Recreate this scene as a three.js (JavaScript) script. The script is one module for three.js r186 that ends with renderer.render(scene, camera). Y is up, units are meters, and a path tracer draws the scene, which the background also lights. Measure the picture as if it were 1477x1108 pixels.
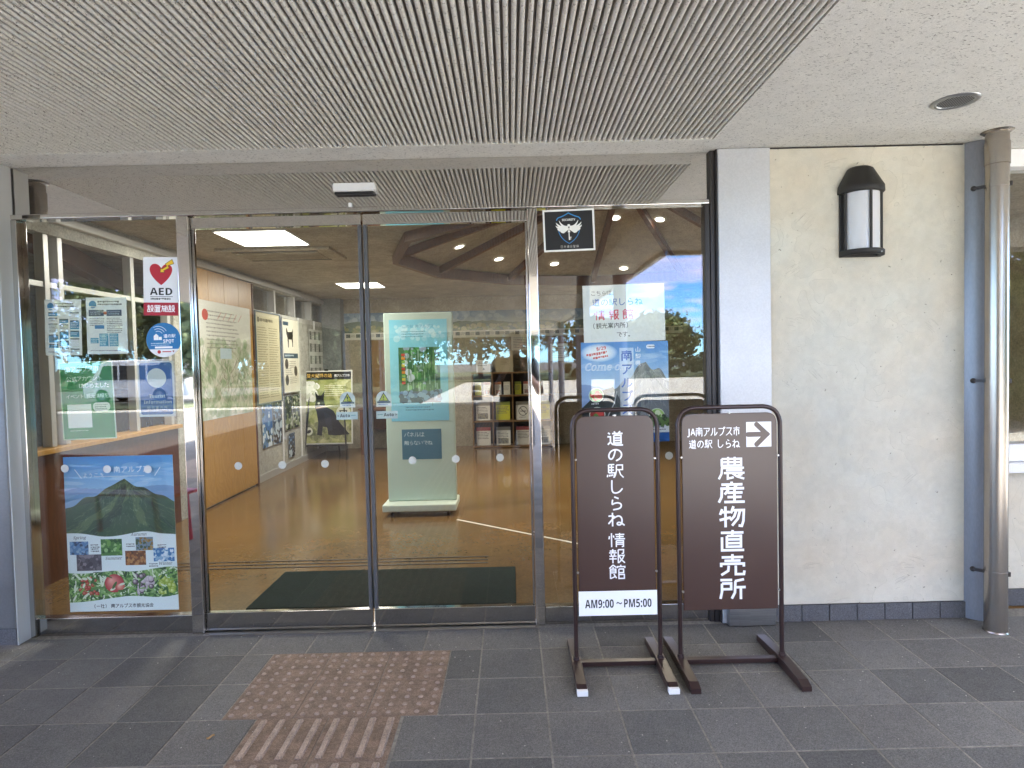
import * as THREE from 'three';
import { Sky } from 'three/addons/objects/Sky.js';
import { RoundedBoxGeometry } from 'three/addons/geometries/RoundedBoxGeometry.js';
import { mergeGeometries } from 'three/addons/utils/BufferGeometryUtils.js';
import { MarchingCubes } from 'three/addons/objects/MarchingCubes.js';
import { RectAreaLightUniformsLib } from 'three/addons/lights/RectAreaLightUniformsLib.js';

// ------------------------------------------------------------------ camera, sky, sun, exposure
const scene = new THREE.Scene();
const camera = new THREE.PerspectiveCamera(61.72, 1024 / 768, 0.05, 900);
camera.position.set(0, 1.462, 3.522);
camera.rotation.set(-0.03545, -0.0014, -0.02313, 'YXZ');

const sunDir = new THREE.Vector3(0.5, 1.3, -0.1).normalize();
const sky = new Sky();
sky.scale.setScalar(800);
Object.assign(sky.material.uniforms.turbidity, { value: 7 });
sky.material.uniforms.rayleigh.value = 0.7;
sky.material.uniforms.mieCoefficient.value = 0.004;
sky.material.uniforms.cloudCoverage.value = 0.62;
sky.material.uniforms.cloudDensity.value = 0.8;
sky.material.uniforms.cloudScale.value = 0.00045;
sky.material.uniforms.cloudElevation.value = 0.5;
sky.material.uniforms.sunPosition.value.copy(sunDir).multiplyScalar(1000);
sky.name = 'sky';
sky.userData = { kind: 'structure' };
scene.add(sky);
scene.environmentIntensity = 0.2;

const sun = new THREE.DirectionalLight(new THREE.Color(1, 0.93, 0.82), 5);
sun.position.copy(sunDir).multiplyScalar(60);
sun.castShadow = true;
Object.assign(sun.shadow.camera, { left: -40, right: 40, top: 40, bottom: -40, far: 160 });
sun.shadow.mapSize.set(4096, 4096);
scene.add(sun, sun.target);

const renderer = new THREE.WebGLRenderer({ antialias: true });
renderer.toneMapping = THREE.LinearToneMapping;
renderer.toneMappingExposure = 11;
renderer.shadowMap.enabled = true;
RectAreaLightUniformsLib.init();

// ------------------------------------------------------------------ helpers
let seed = 20240831;
const rnd = () => { seed = (seed + 0x6d2b79f5) | 0; let t = Math.imul(seed ^ (seed >>> 15), 1 | seed); t = (t + Math.imul(t ^ (t >>> 7), 61 | t)) ^ t; return ((t ^ (t >>> 14)) >>> 0) / 4294967296; };
const rr = (a, b) => a + (b - a) * rnd();
const taken = {};
const numbered = (n) => { taken[n] = (taken[n] ?? -1) + 1; return taken[n] ? n + '_' + String(taken[n]).padStart(3, '0') : n; };
const shade = (o) => { o.traverse((m) => { if (m.isMesh) { m.castShadow = true; m.receiveShadow = true; } }); return o; };
function thing(name, label, category, [x, y, z] = [0, 0, 0], group) {
  const g = new THREE.Group(); g.name = numbered(name); g.position.set(x, y, z);
  g.userData = { label, category }; if (group) g.userData.group = group;
  scene.add(g); return g;
}
function setting(name) { const g = new THREE.Group(); g.name = numbered(name); g.userData = { kind: 'structure' }; scene.add(g); return g; }
function part(parent, name, geo, mat, p = [0, 0, 0], r) {
  const m = new THREE.Mesh(geo, mat); m.name = name; m.position.set(...p); if (r) m.rotation.set(...r);
  m.castShadow = m.receiveShadow = true; parent.add(m); return m;
}
function solo(name, label, category, geo, mat, p = [0, 0, 0], group, r) {
  const m = part(scene, numbered(name), geo, mat, p, r); m.userData = { label, category }; if (group) m.userData.group = group; return m;
}
function struct(name, geo, mat, p = [0, 0, 0]) { const m = part(scene, numbered(name), geo, mat, p); m.userData = { kind: 'structure' }; return m; }
// uv in metres, each face laid flat along its main axis
function metric(g, du = 0, dv = 0) {
  const P = g.attributes.position, N = g.attributes.normal, uv = new Float32Array(P.count * 2);
  for (let i = 0; i < P.count; i++) {
    const nx = Math.abs(N.getX(i)), ny = Math.abs(N.getY(i)), nz = Math.abs(N.getZ(i));
    let u, v;
    if (ny >= nx && ny >= nz) { u = P.getX(i); v = P.getZ(i); } else if (nx >= nz) { u = P.getZ(i); v = P.getY(i); } else { u = P.getX(i); v = P.getY(i); }
    uv[i * 2] = u + du; uv[i * 2 + 1] = v + dv;
  }
  g.setAttribute('uv', new THREE.BufferAttribute(uv, 2)); return g;
}
const box = (w, h, d, du, dv) => metric(new THREE.BoxGeometry(w, h, d), du, dv);
const rbox = (w, h, d, r = 0.003, s = 1, du, dv) => metric(new RoundedBoxGeometry(w, h, d, s, r), du, dv);
const at = (g, x = 0, y = 0, z = 0) => g.translate(x, y, z);
// box from corner to corner
const span = (x0, x1, y0, y1, z0, z1) => metric(new THREE.BoxGeometry(x1 - x0, y1 - y0, z1 - z0).translate((x0 + x1) / 2, (y0 + y1) / 2, (z0 + z1) / 2));
const rspan = (x0, x1, y0, y1, z0, z1, r = 0.004) => metric(new RoundedBoxGeometry(x1 - x0, y1 - y0, z1 - z0, 2, r).translate((x0 + x1) / 2, (y0 + y1) / 2, (z0 + z1) / 2));
const cyl = (r0, r1, h, n = 24) => new THREE.CylinderGeometry(r0, r1, h, n);
const plain = (g) => { const k = g.index ? g.toNonIndexed() : g; for (const a of Object.keys(k.attributes)) if (!['position', 'normal', 'uv'].includes(a)) k.deleteAttribute(a); k.clearGroups(); return k; };
const join = (list) => mergeGeometries(list.map(plain));
function tube(points, r, seg = 40, closed = false, n = 10) { return new THREE.TubeGeometry(new THREE.CatmullRomCurve3(points.map((p) => new THREE.Vector3(...p)), closed, 'catmullrom', 0.1), seg, r, n, closed); }
function bar(a, b, w, h) { // a straight box between two points
  const A = new THREE.Vector3(...a), Bv = new THREE.Vector3(...b), d = Bv.clone().sub(A), L = d.length();
  const g = metric(new THREE.BoxGeometry(w, h, L));
  const m = new THREE.Matrix4().lookAt(Bv, A, new THREE.Vector3(0, 1, 0)).setPosition(A.add(Bv).multiplyScalar(0.5));
  return g.applyMatrix4(m);
}

// ------------------------------------------------------------------ textures
function canvas(w, h) { const c = document.createElement('canvas'); c.width = w; c.height = h; return [c, c.getContext('2d')]; }
function tex(c, srgb = true, rep) {
  const t = new THREE.CanvasTexture(c); if (srgb) t.colorSpace = THREE.SRGBColorSpace; t.magFilter = THREE.LinearFilter;
  if (rep) { t.wrapS = t.wrapT = THREE.RepeatWrapping; t.repeat.set(rep, rep); }
  return t;
}
// tileable value noise
function noise(n, cells, s) {
  const g = new Float32Array(cells * cells), keep = seed; seed = s; for (let i = 0; i < g.length; i++) g[i] = rnd(); seed = keep;
  const out = new Float32Array(n * n), sm = (t) => t * t * (3 - 2 * t);
  for (let y = 0; y < n; y++) for (let x = 0; x < n; x++) {
    const fx = x / n * cells, fy = y / n * cells, ix = Math.floor(fx), iy = Math.floor(fy), tx = sm(fx - ix), ty = sm(fy - iy);
    const a = g[iy % cells * cells + ix % cells], b = g[iy % cells * cells + (ix + 1) % cells], c = g[(iy + 1) % cells * cells + ix % cells], d = g[(iy + 1) % cells * cells + (ix + 1) % cells];
    out[y * n + x] = (a * (1 - tx) + b * tx) * (1 - ty) + (c * (1 - tx) + d * tx) * ty;
  }
  return out;
}
function fbm(n, layers, s) { const o = new Float32Array(n * n); let tot = 0; layers.forEach(([c, w], i) => { const a = noise(n, c, s + i * 77); tot += w; for (let k = 0; k < o.length; k++) o[k] += a[k] * w; }); for (let k = 0; k < o.length; k++) o[k] /= tot; return o; }
// a texture from a per-texel colour (linear 0..1 mapped to bytes as they stand)
function field(n, f, srgb, rep) {
  const d = new Uint8Array(n * n * 4);
  for (let i = 0; i < n * n; i++) { const c = f(i, i % n, Math.floor(i / n)); const k = typeof c === 'number' ? [c, c, c] : c; for (let j = 0; j < 3; j++) d[i * 4 + j] = Math.max(0, Math.min(255, k[j] * 255)); d[i * 4 + 3] = 255; }
  const t = new THREE.DataTexture(d, n, n); t.magFilter = THREE.LinearFilter; t.minFilter = THREE.LinearMipmapLinearFilter; t.wrapS = t.wrapT = THREE.RepeatWrapping; if (srgb) t.colorSpace = THREE.SRGBColorSpace;
  if (rep) t.repeat.set(rep, rep); t.needsUpdate = true; return t;
}
const std = (o) => new THREE.MeshStandardMaterial(o);
const lin = (r, g, b) => new THREE.Color().setRGB(r, g, b);

// stone-like porcelain tile: fine grain and soft cloudy patches (tints multiply the base colour)
const nA = fbm(512, [[4, 1], [16, 0.7], [64, 0.6], [170, 0.9]], 11), nFine = noise(512, 256, 31), nMid = fbm(512, [[8, 1], [32, 0.8], [90, 0.6]], 51), nBroad = fbm(512, [[3, 1], [7, 0.8], [19, 0.5]], 71);
const stoneMap = field(512, (i) => { const v = 0.8 + 0.18 * (nA[i] - 0.5) + 0.3 * (nFine[i] - 0.5) + (nFine[i] > 0.93 ? 0.16 : 0); return [v, v, v * 0.985]; }, true, 1.6);
const stoneBump = field(512, (i) => 0.5 * nA[i] + 0.5 * nFine[i], false, 1.6);
const stoneRough = field(512, (i) => 0.7 + 0.3 * nMid[i], false, 1.1);
const grainRough = field(512, (i) => 0.75 + 0.25 * nA[i], false, 1);
const concreteMap = field(512, (i) => { const v = 0.78 + 0.25 * (nMid[i] - 0.5) + 0.18 * (nFine[i] - 0.5); return [v, v * 0.995, v * 0.97]; }, true, 0.5);

// rock-wool soffit board: off-white with short dark pin-hole fissures
function fissured(n, count, s) {
  const [c, x] = canvas(n, n), [hc, hx] = canvas(n, n), keep = seed; seed = s;
  x.fillStyle = '#fff'; x.fillRect(0, 0, n, n); hx.fillStyle = '#fff'; hx.fillRect(0, 0, n, n);
  const id = x.getImageData(0, 0, n, n);
  for (let i = 0; i < n * n; i++) { const q = Math.floor(i / n) % 512 * 512 + i % 512, v = 238 + 30 * (nFine[q] - 0.5) + 16 * (nMid[q] - 0.5); id.data[i * 4] = v; id.data[i * 4 + 1] = v; id.data[i * 4 + 2] = v - 2; }
  x.putImageData(id, 0, 0);
  for (let k = 0; k < count; k++) {
    const px = rnd() * n, py = rnd() * n, a = rr(-0.5, 0.5) + (rnd() < 0.3 ? rr(-1.5, 1.5) : 0), L = rnd() < 0.5 ? rr(2, 5) : rr(5, 13), w = rr(1, 2.6), tone = Math.floor(rr(60, 140));
    for (const [cx, col] of [[x, `rgba(${tone},${tone - 4},${tone - 12},${rr(0.5, 0.95)})`], [hx, '#333']]) {
      cx.strokeStyle = col; cx.lineWidth = w; cx.lineCap = 'round';
      for (const ox of [-n, 0, n]) for (const oy of [-n, 0, n]) {
        if (px + ox < -20 || px + ox > n + 20 || py + oy < -20 || py + oy > n + 20) continue;
        cx.beginPath(); cx.moveTo(px + ox, py + oy); cx.quadraticCurveTo(px + ox + Math.cos(a) * L / 2 + 1.5, py + oy + Math.sin(a) * L / 2 - 1.5, px + ox + Math.cos(a) * L, py + oy + Math.sin(a) * L); cx.stroke();
      }
    }
  }
  seed = keep; return [tex(c, true, 1), tex(hc, false, 1)];
}
const [fissMap, fissBump] = fissured(1024, 2300, 5);

// trowelled plaster: overlapping trowel passes that end in ragged lips, nicks and pits
function plaster(n, s) {
  const [c, x] = canvas(n, n), [hc, hx] = canvas(n, n), keep = seed; seed = s;
  const id = x.createImageData(n, n), hd = hx.createImageData(n, n), wx = noise(n, 9, 301), wy = noise(n, 9, 311), h0 = fbm(n, [[7, 1], [15, 0.55], [34, 0.3], [80, 0.14]], 321), mask = fbm(n, [[6, 1], [17, 0.9], [60, 0.5]], 401), fine = noise(n, n / 2, 501), mid = fbm(n, [[40, 1], [110, 1]], 601);
  const lev = new Float32Array(n * n);
  for (let y = 0; y < n; y++) for (let q = 0; q < n; q++) { const i = y * n + q, sx = (q + Math.round(wx[i] * 90)) % n, sy = (y + Math.round(wy[i] * 90)) % n; lev[i] = h0[sy * n + sx] * 10; }
  for (let y = 0; y < n; y++) for (let q = 0; q < n; q++) {
    const i = y * n + q, L = Math.floor(lev[i]), R = Math.floor(lev[y * n + (q + 1) % n]), D = Math.floor(lev[(y + 1) % n * n + q]), lip = (L !== R || L !== D) && mask[i] + 0.45 * (fine[i] - 0.5) > 0.6 ? 1 : 0;
    const v = 226 + 16 * (mask[i] - 0.5) + ((L * 37) % 5) * 1.1 + 9 * (fine[i] - 0.5) + 12 * (mid[i] - 0.5), warm = (h0[i] - 0.5) * 16, lipTone = lip * (16 + 52 * fine[i]) * (0.35 + 0.65 * mid[i]);  // colour darkened unevenly along the lip edges
    id.data.set([v + warm - lipTone, v - lipTone * 1.02, v - 6 - warm - lipTone * 1.1, 255], i * 4);
    const t = 128 + (L - 5) * 6 + 60 * (h0[i] - 0.5) + 9 * (fine[i] - 0.5) + 22 * (mid[i] - 0.5) - lip * 12; hd.data.set([t, t, t, 255], i * 4);
  }
  x.putImageData(id, 0, 0); hx.putImageData(hd, 0, 0);
  for (let k = 0; k < 44; k++) { // fans of fine scratches
    const px = rnd() * n, py = rnd() * n, a = rr(-0.9, 0.9), m = 5 + Math.floor(rnd() * 9);
    for (let j = 0; j < m; j++) { const ox = px + rr(-34, 34), oy = py + j * rr(3, 6), L = rr(14, 60); for (const [cx, col] of [[x, `rgba(110,104,92,${rr(0.08, 0.28)})`], [hx, `rgba(40,40,40,${rr(0.1, 0.4)})`]]) { cx.strokeStyle = col; cx.lineWidth = rr(0.8, 1.5); cx.beginPath(); cx.moveTo(ox, oy); cx.quadraticCurveTo(ox + Math.cos(a) * L * 0.5, oy - Math.sin(a) * L * 0.5 - 4, ox + Math.cos(a) * L, oy - Math.sin(a) * L); cx.stroke(); } }
  }
  for (let k = 0; k < 240; k++) { // nicks and pits
    const px = rnd() * n, py = rnd() * n, L = rnd() < 0.75 ? rr(1, 4) : rr(4, 11), a = rr(-0.6, 1.5), ex = px + Math.cos(a) * L, ey = py - Math.sin(a) * L;
    for (const [cx, col] of [[x, `rgba(66,60,52,${rr(0.25, 0.8)})`], [hx, 'rgba(0,0,0,.7)']]) { cx.strokeStyle = col; cx.lineWidth = rr(0.8, 2.4); cx.lineCap = 'round'; cx.beginPath(); cx.moveTo(px, py); cx.lineTo(ex, ey); cx.stroke(); }
  }
  seed = keep; return [tex(c, true, 0.42), tex(hc, false, 0.42)];
}
const [plasterMap, plasterBump] = plaster(2048, 8);

function woodTex(base, dark, s, n = 512) {
  const g = fbm(n, [[3, 1], [8, 0.7]], s), f = noise(n, 256, s + 9);
  const B = new THREE.Color(base), D = new THREE.Color(dark), q = [0, 0, 0];
  return field(n, (i, x, y) => {
    const warp = g[i] * 5, t = 0.5 + 0.5 * Math.sin((x / n * 7 * 2 + warp) * 6.283), k = Math.min(1, Math.max(0, 0.25 * t + 0.3 * g[i] + 0.35 * (f[(Math.floor(y / 14) % n) * n + x] - 0.3)));
    return [B.r + (D.r - B.r) * k, B.g + (D.g - B.g) * k, B.b + (D.b - B.b) * k].map((v) => (v <= 0.0031308 ? v * 12.92 : 1.055 * Math.pow(v, 1 / 2.4) - 0.055));
  }, true, 1);
}
const panelWood = woodTex('#c2974f', '#a3742f', 601), beamWood = woodTex('#70492f', '#4a2c1b', 701), shelfWood = woodTex('#8a6a40', '#6c4f2c', 801);
const vinylMap = field(512, (i) => { const v = 0.86 + 0.2 * (nMid[i] - 0.5) + 0.1 * (nFine[i] - 0.5), w = 1 + 0.12 * (nBroad[i] - 0.5); return [v * w, v, v * (2 - w)]; }, true, 0.4);
const brushMap = field(512, (i, x, y) => { const v = 0.88 + 0.12 * (nFine[y * 512 + (x >> 5)] - 0.5) + 0.06 * (nMid[i] - 0.5); return v; }, true, 1);
const smudge = field(512, (i) => 0.35 + 0.65 * nMid[i], false, 1.3);
const clayMap = field(512, (i) => { const v = 0.82 + 0.4 * (nMid[i] - 0.5) + 0.35 * (nFine[i] - 0.5); return [v, v * 0.99, v * 0.97]; }, true, 2.3);
const paintMap = field(512, (i) => 0.93 + 0.1 * (nBroad[i] - 0.5) + 0.05 * (nFine[i] - 0.5), true, 0.7);
const turfMap = field(512, (i) => { const v = 0.7 + 0.6 * (nFine[i] - 0.5) + 0.2 * (nMid[i] - 0.5); return v; }, true, 3);

// ------------------------------------------------------------------ materials
const M = {
  mirror: std({ color: lin(0.68, 0.66, 0.63), metalness: 1, roughness: 0.03 }),
  steel: std({ color: lin(0.55, 0.55, 0.55), metalness: 1, roughness: 0.3, roughnessMap: null, map: brushMap }),
  rail: std({ color: lin(0.5, 0.49, 0.475), metalness: 1, roughness: 0.09 }),
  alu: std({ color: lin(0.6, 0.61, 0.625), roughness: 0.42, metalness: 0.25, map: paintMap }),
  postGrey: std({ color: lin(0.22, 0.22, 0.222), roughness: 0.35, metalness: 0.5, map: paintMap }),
  column: std({ color: lin(0.3, 0.31, 0.34), roughness: 0.34, metalness: 0.3, map: paintMap }),
  pipe: std({ color: lin(0.42, 0.375, 0.325), metalness: 0.9, roughness: 0.24, map: paintMap }),
  darkFrame: std({ color: lin(0.03, 0.026, 0.024), roughness: 0.4, metalness: 0.3 }),
  greySeal: std({ color: lin(0.12, 0.12, 0.125), roughness: 0.4, metalness: 0.4 }),
  board: std({ color: lin(0.8, 0.78, 0.73), roughness: 0.95, map: fissMap, bumpMap: fissBump, bumpScale: 0.002 }),
  groove: std({ color: lin(0.4, 0.37, 0.33), roughness: 1 }),
  plaster: std({ color: lin(0.74, 0.695, 0.61), roughness: 0.92, map: plasterMap, bumpMap: plasterBump, bumpScale: 0.017 }),
  grout: std({ color: lin(0.4, 0.38, 0.34), roughness: 1, map: concreteMap }),
  clay: std({ color: lin(0.34, 0.245, 0.185), roughness: 0.85, map: clayMap, bumpMap: stoneBump, bumpScale: 0.0015 }),
  clayWorn: std({ color: lin(0.48, 0.36, 0.29), roughness: 0.6, map: clayMap }),
  base: std({ color: lin(0.15, 0.15, 0.165), roughness: 0.75, map: stoneMap, bumpMap: stoneBump, bumpScale: 0.001 }),
  glass: new THREE.MeshPhysicalMaterial({ color: lin(0.965, 0.975, 0.96), transmission: 1, thickness: 0, roughness: 0, ior: 1.56 }),
  brown: std({ color: lin(0.06, 0.03, 0.025), roughness: 0.22 }),
  brownTube: std({ color: lin(0.04, 0.022, 0.02), roughness: 0.3, metalness: 0.2 }),
  white: std({ color: lin(0.78, 0.78, 0.77), roughness: 0.5 }),
  paper: std({ color: lin(0.75, 0.74, 0.7), roughness: 0.7 }),
  black: std({ color: lin(0.012, 0.012, 0.013), roughness: 0.45 }),
  lampBlack: std({ color: lin(0.014, 0.013, 0.012), roughness: 0.5, bumpMap: stoneBump, bumpScale: 0.0008 }),
  lampGlass: new THREE.MeshPhysicalMaterial({ color: lin(0.72, 0.73, 0.75), roughness: 0.18, transmission: 0.15, thickness: 0 }),
  wood: std({ map: panelWood, roughness: 0.38 }),
  beam: std({ map: beamWood, roughness: 0.55 }),
  shelf: std({ map: shelfWood, roughness: 0.5 }),
  vinyl: std({ color: lin(0.24, 0.142, 0.056), map: vinylMap, roughness: 0.16, roughnessMap: null }),
  wallIn: std({ color: lin(0.58, 0.52, 0.4), roughness: 0.9, map: concreteMap }),
  wallGrey: std({ color: lin(0.72, 0.72, 0.67), roughness: 0.7, map: concreteMap }),
  ceilIn: std({ color: lin(0.7, 0.64, 0.53), roughness: 0.95, map: concreteMap }),
  greyAlu: std({ color: lin(0.5, 0.5, 0.48), roughness: 0.4, metalness: 0.3 }),
  mint: std({ color: lin(0.5, 0.62, 0.54), roughness: 0.55 }),
  mat: std({ color: lin(0.01, 0.045, 0.03), roughness: 1, map: turfMap, bumpMap: turfMap, bumpScale: 0.006 }),
  paving: std({ color: lin(0.3, 0.26, 0.235), roughness: 0.9, map: concreteMap }),
  road: std({ color: lin(0.6, 0.57, 0.52), roughness: 0.95, map: concreteMap }),
  asphalt: std({ color: lin(0.12, 0.12, 0.12), roughness: 0.95, map: concreteMap }),
  bark: std({ color: lin(0.12, 0.085, 0.06), roughness: 1 }),
  red: std({ color: lin(0.36, 0.025, 0.035), roughness: 0.35 }),
  tyre: std({ color: lin(0.02, 0.02, 0.02), roughness: 0.9 }),
};
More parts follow.
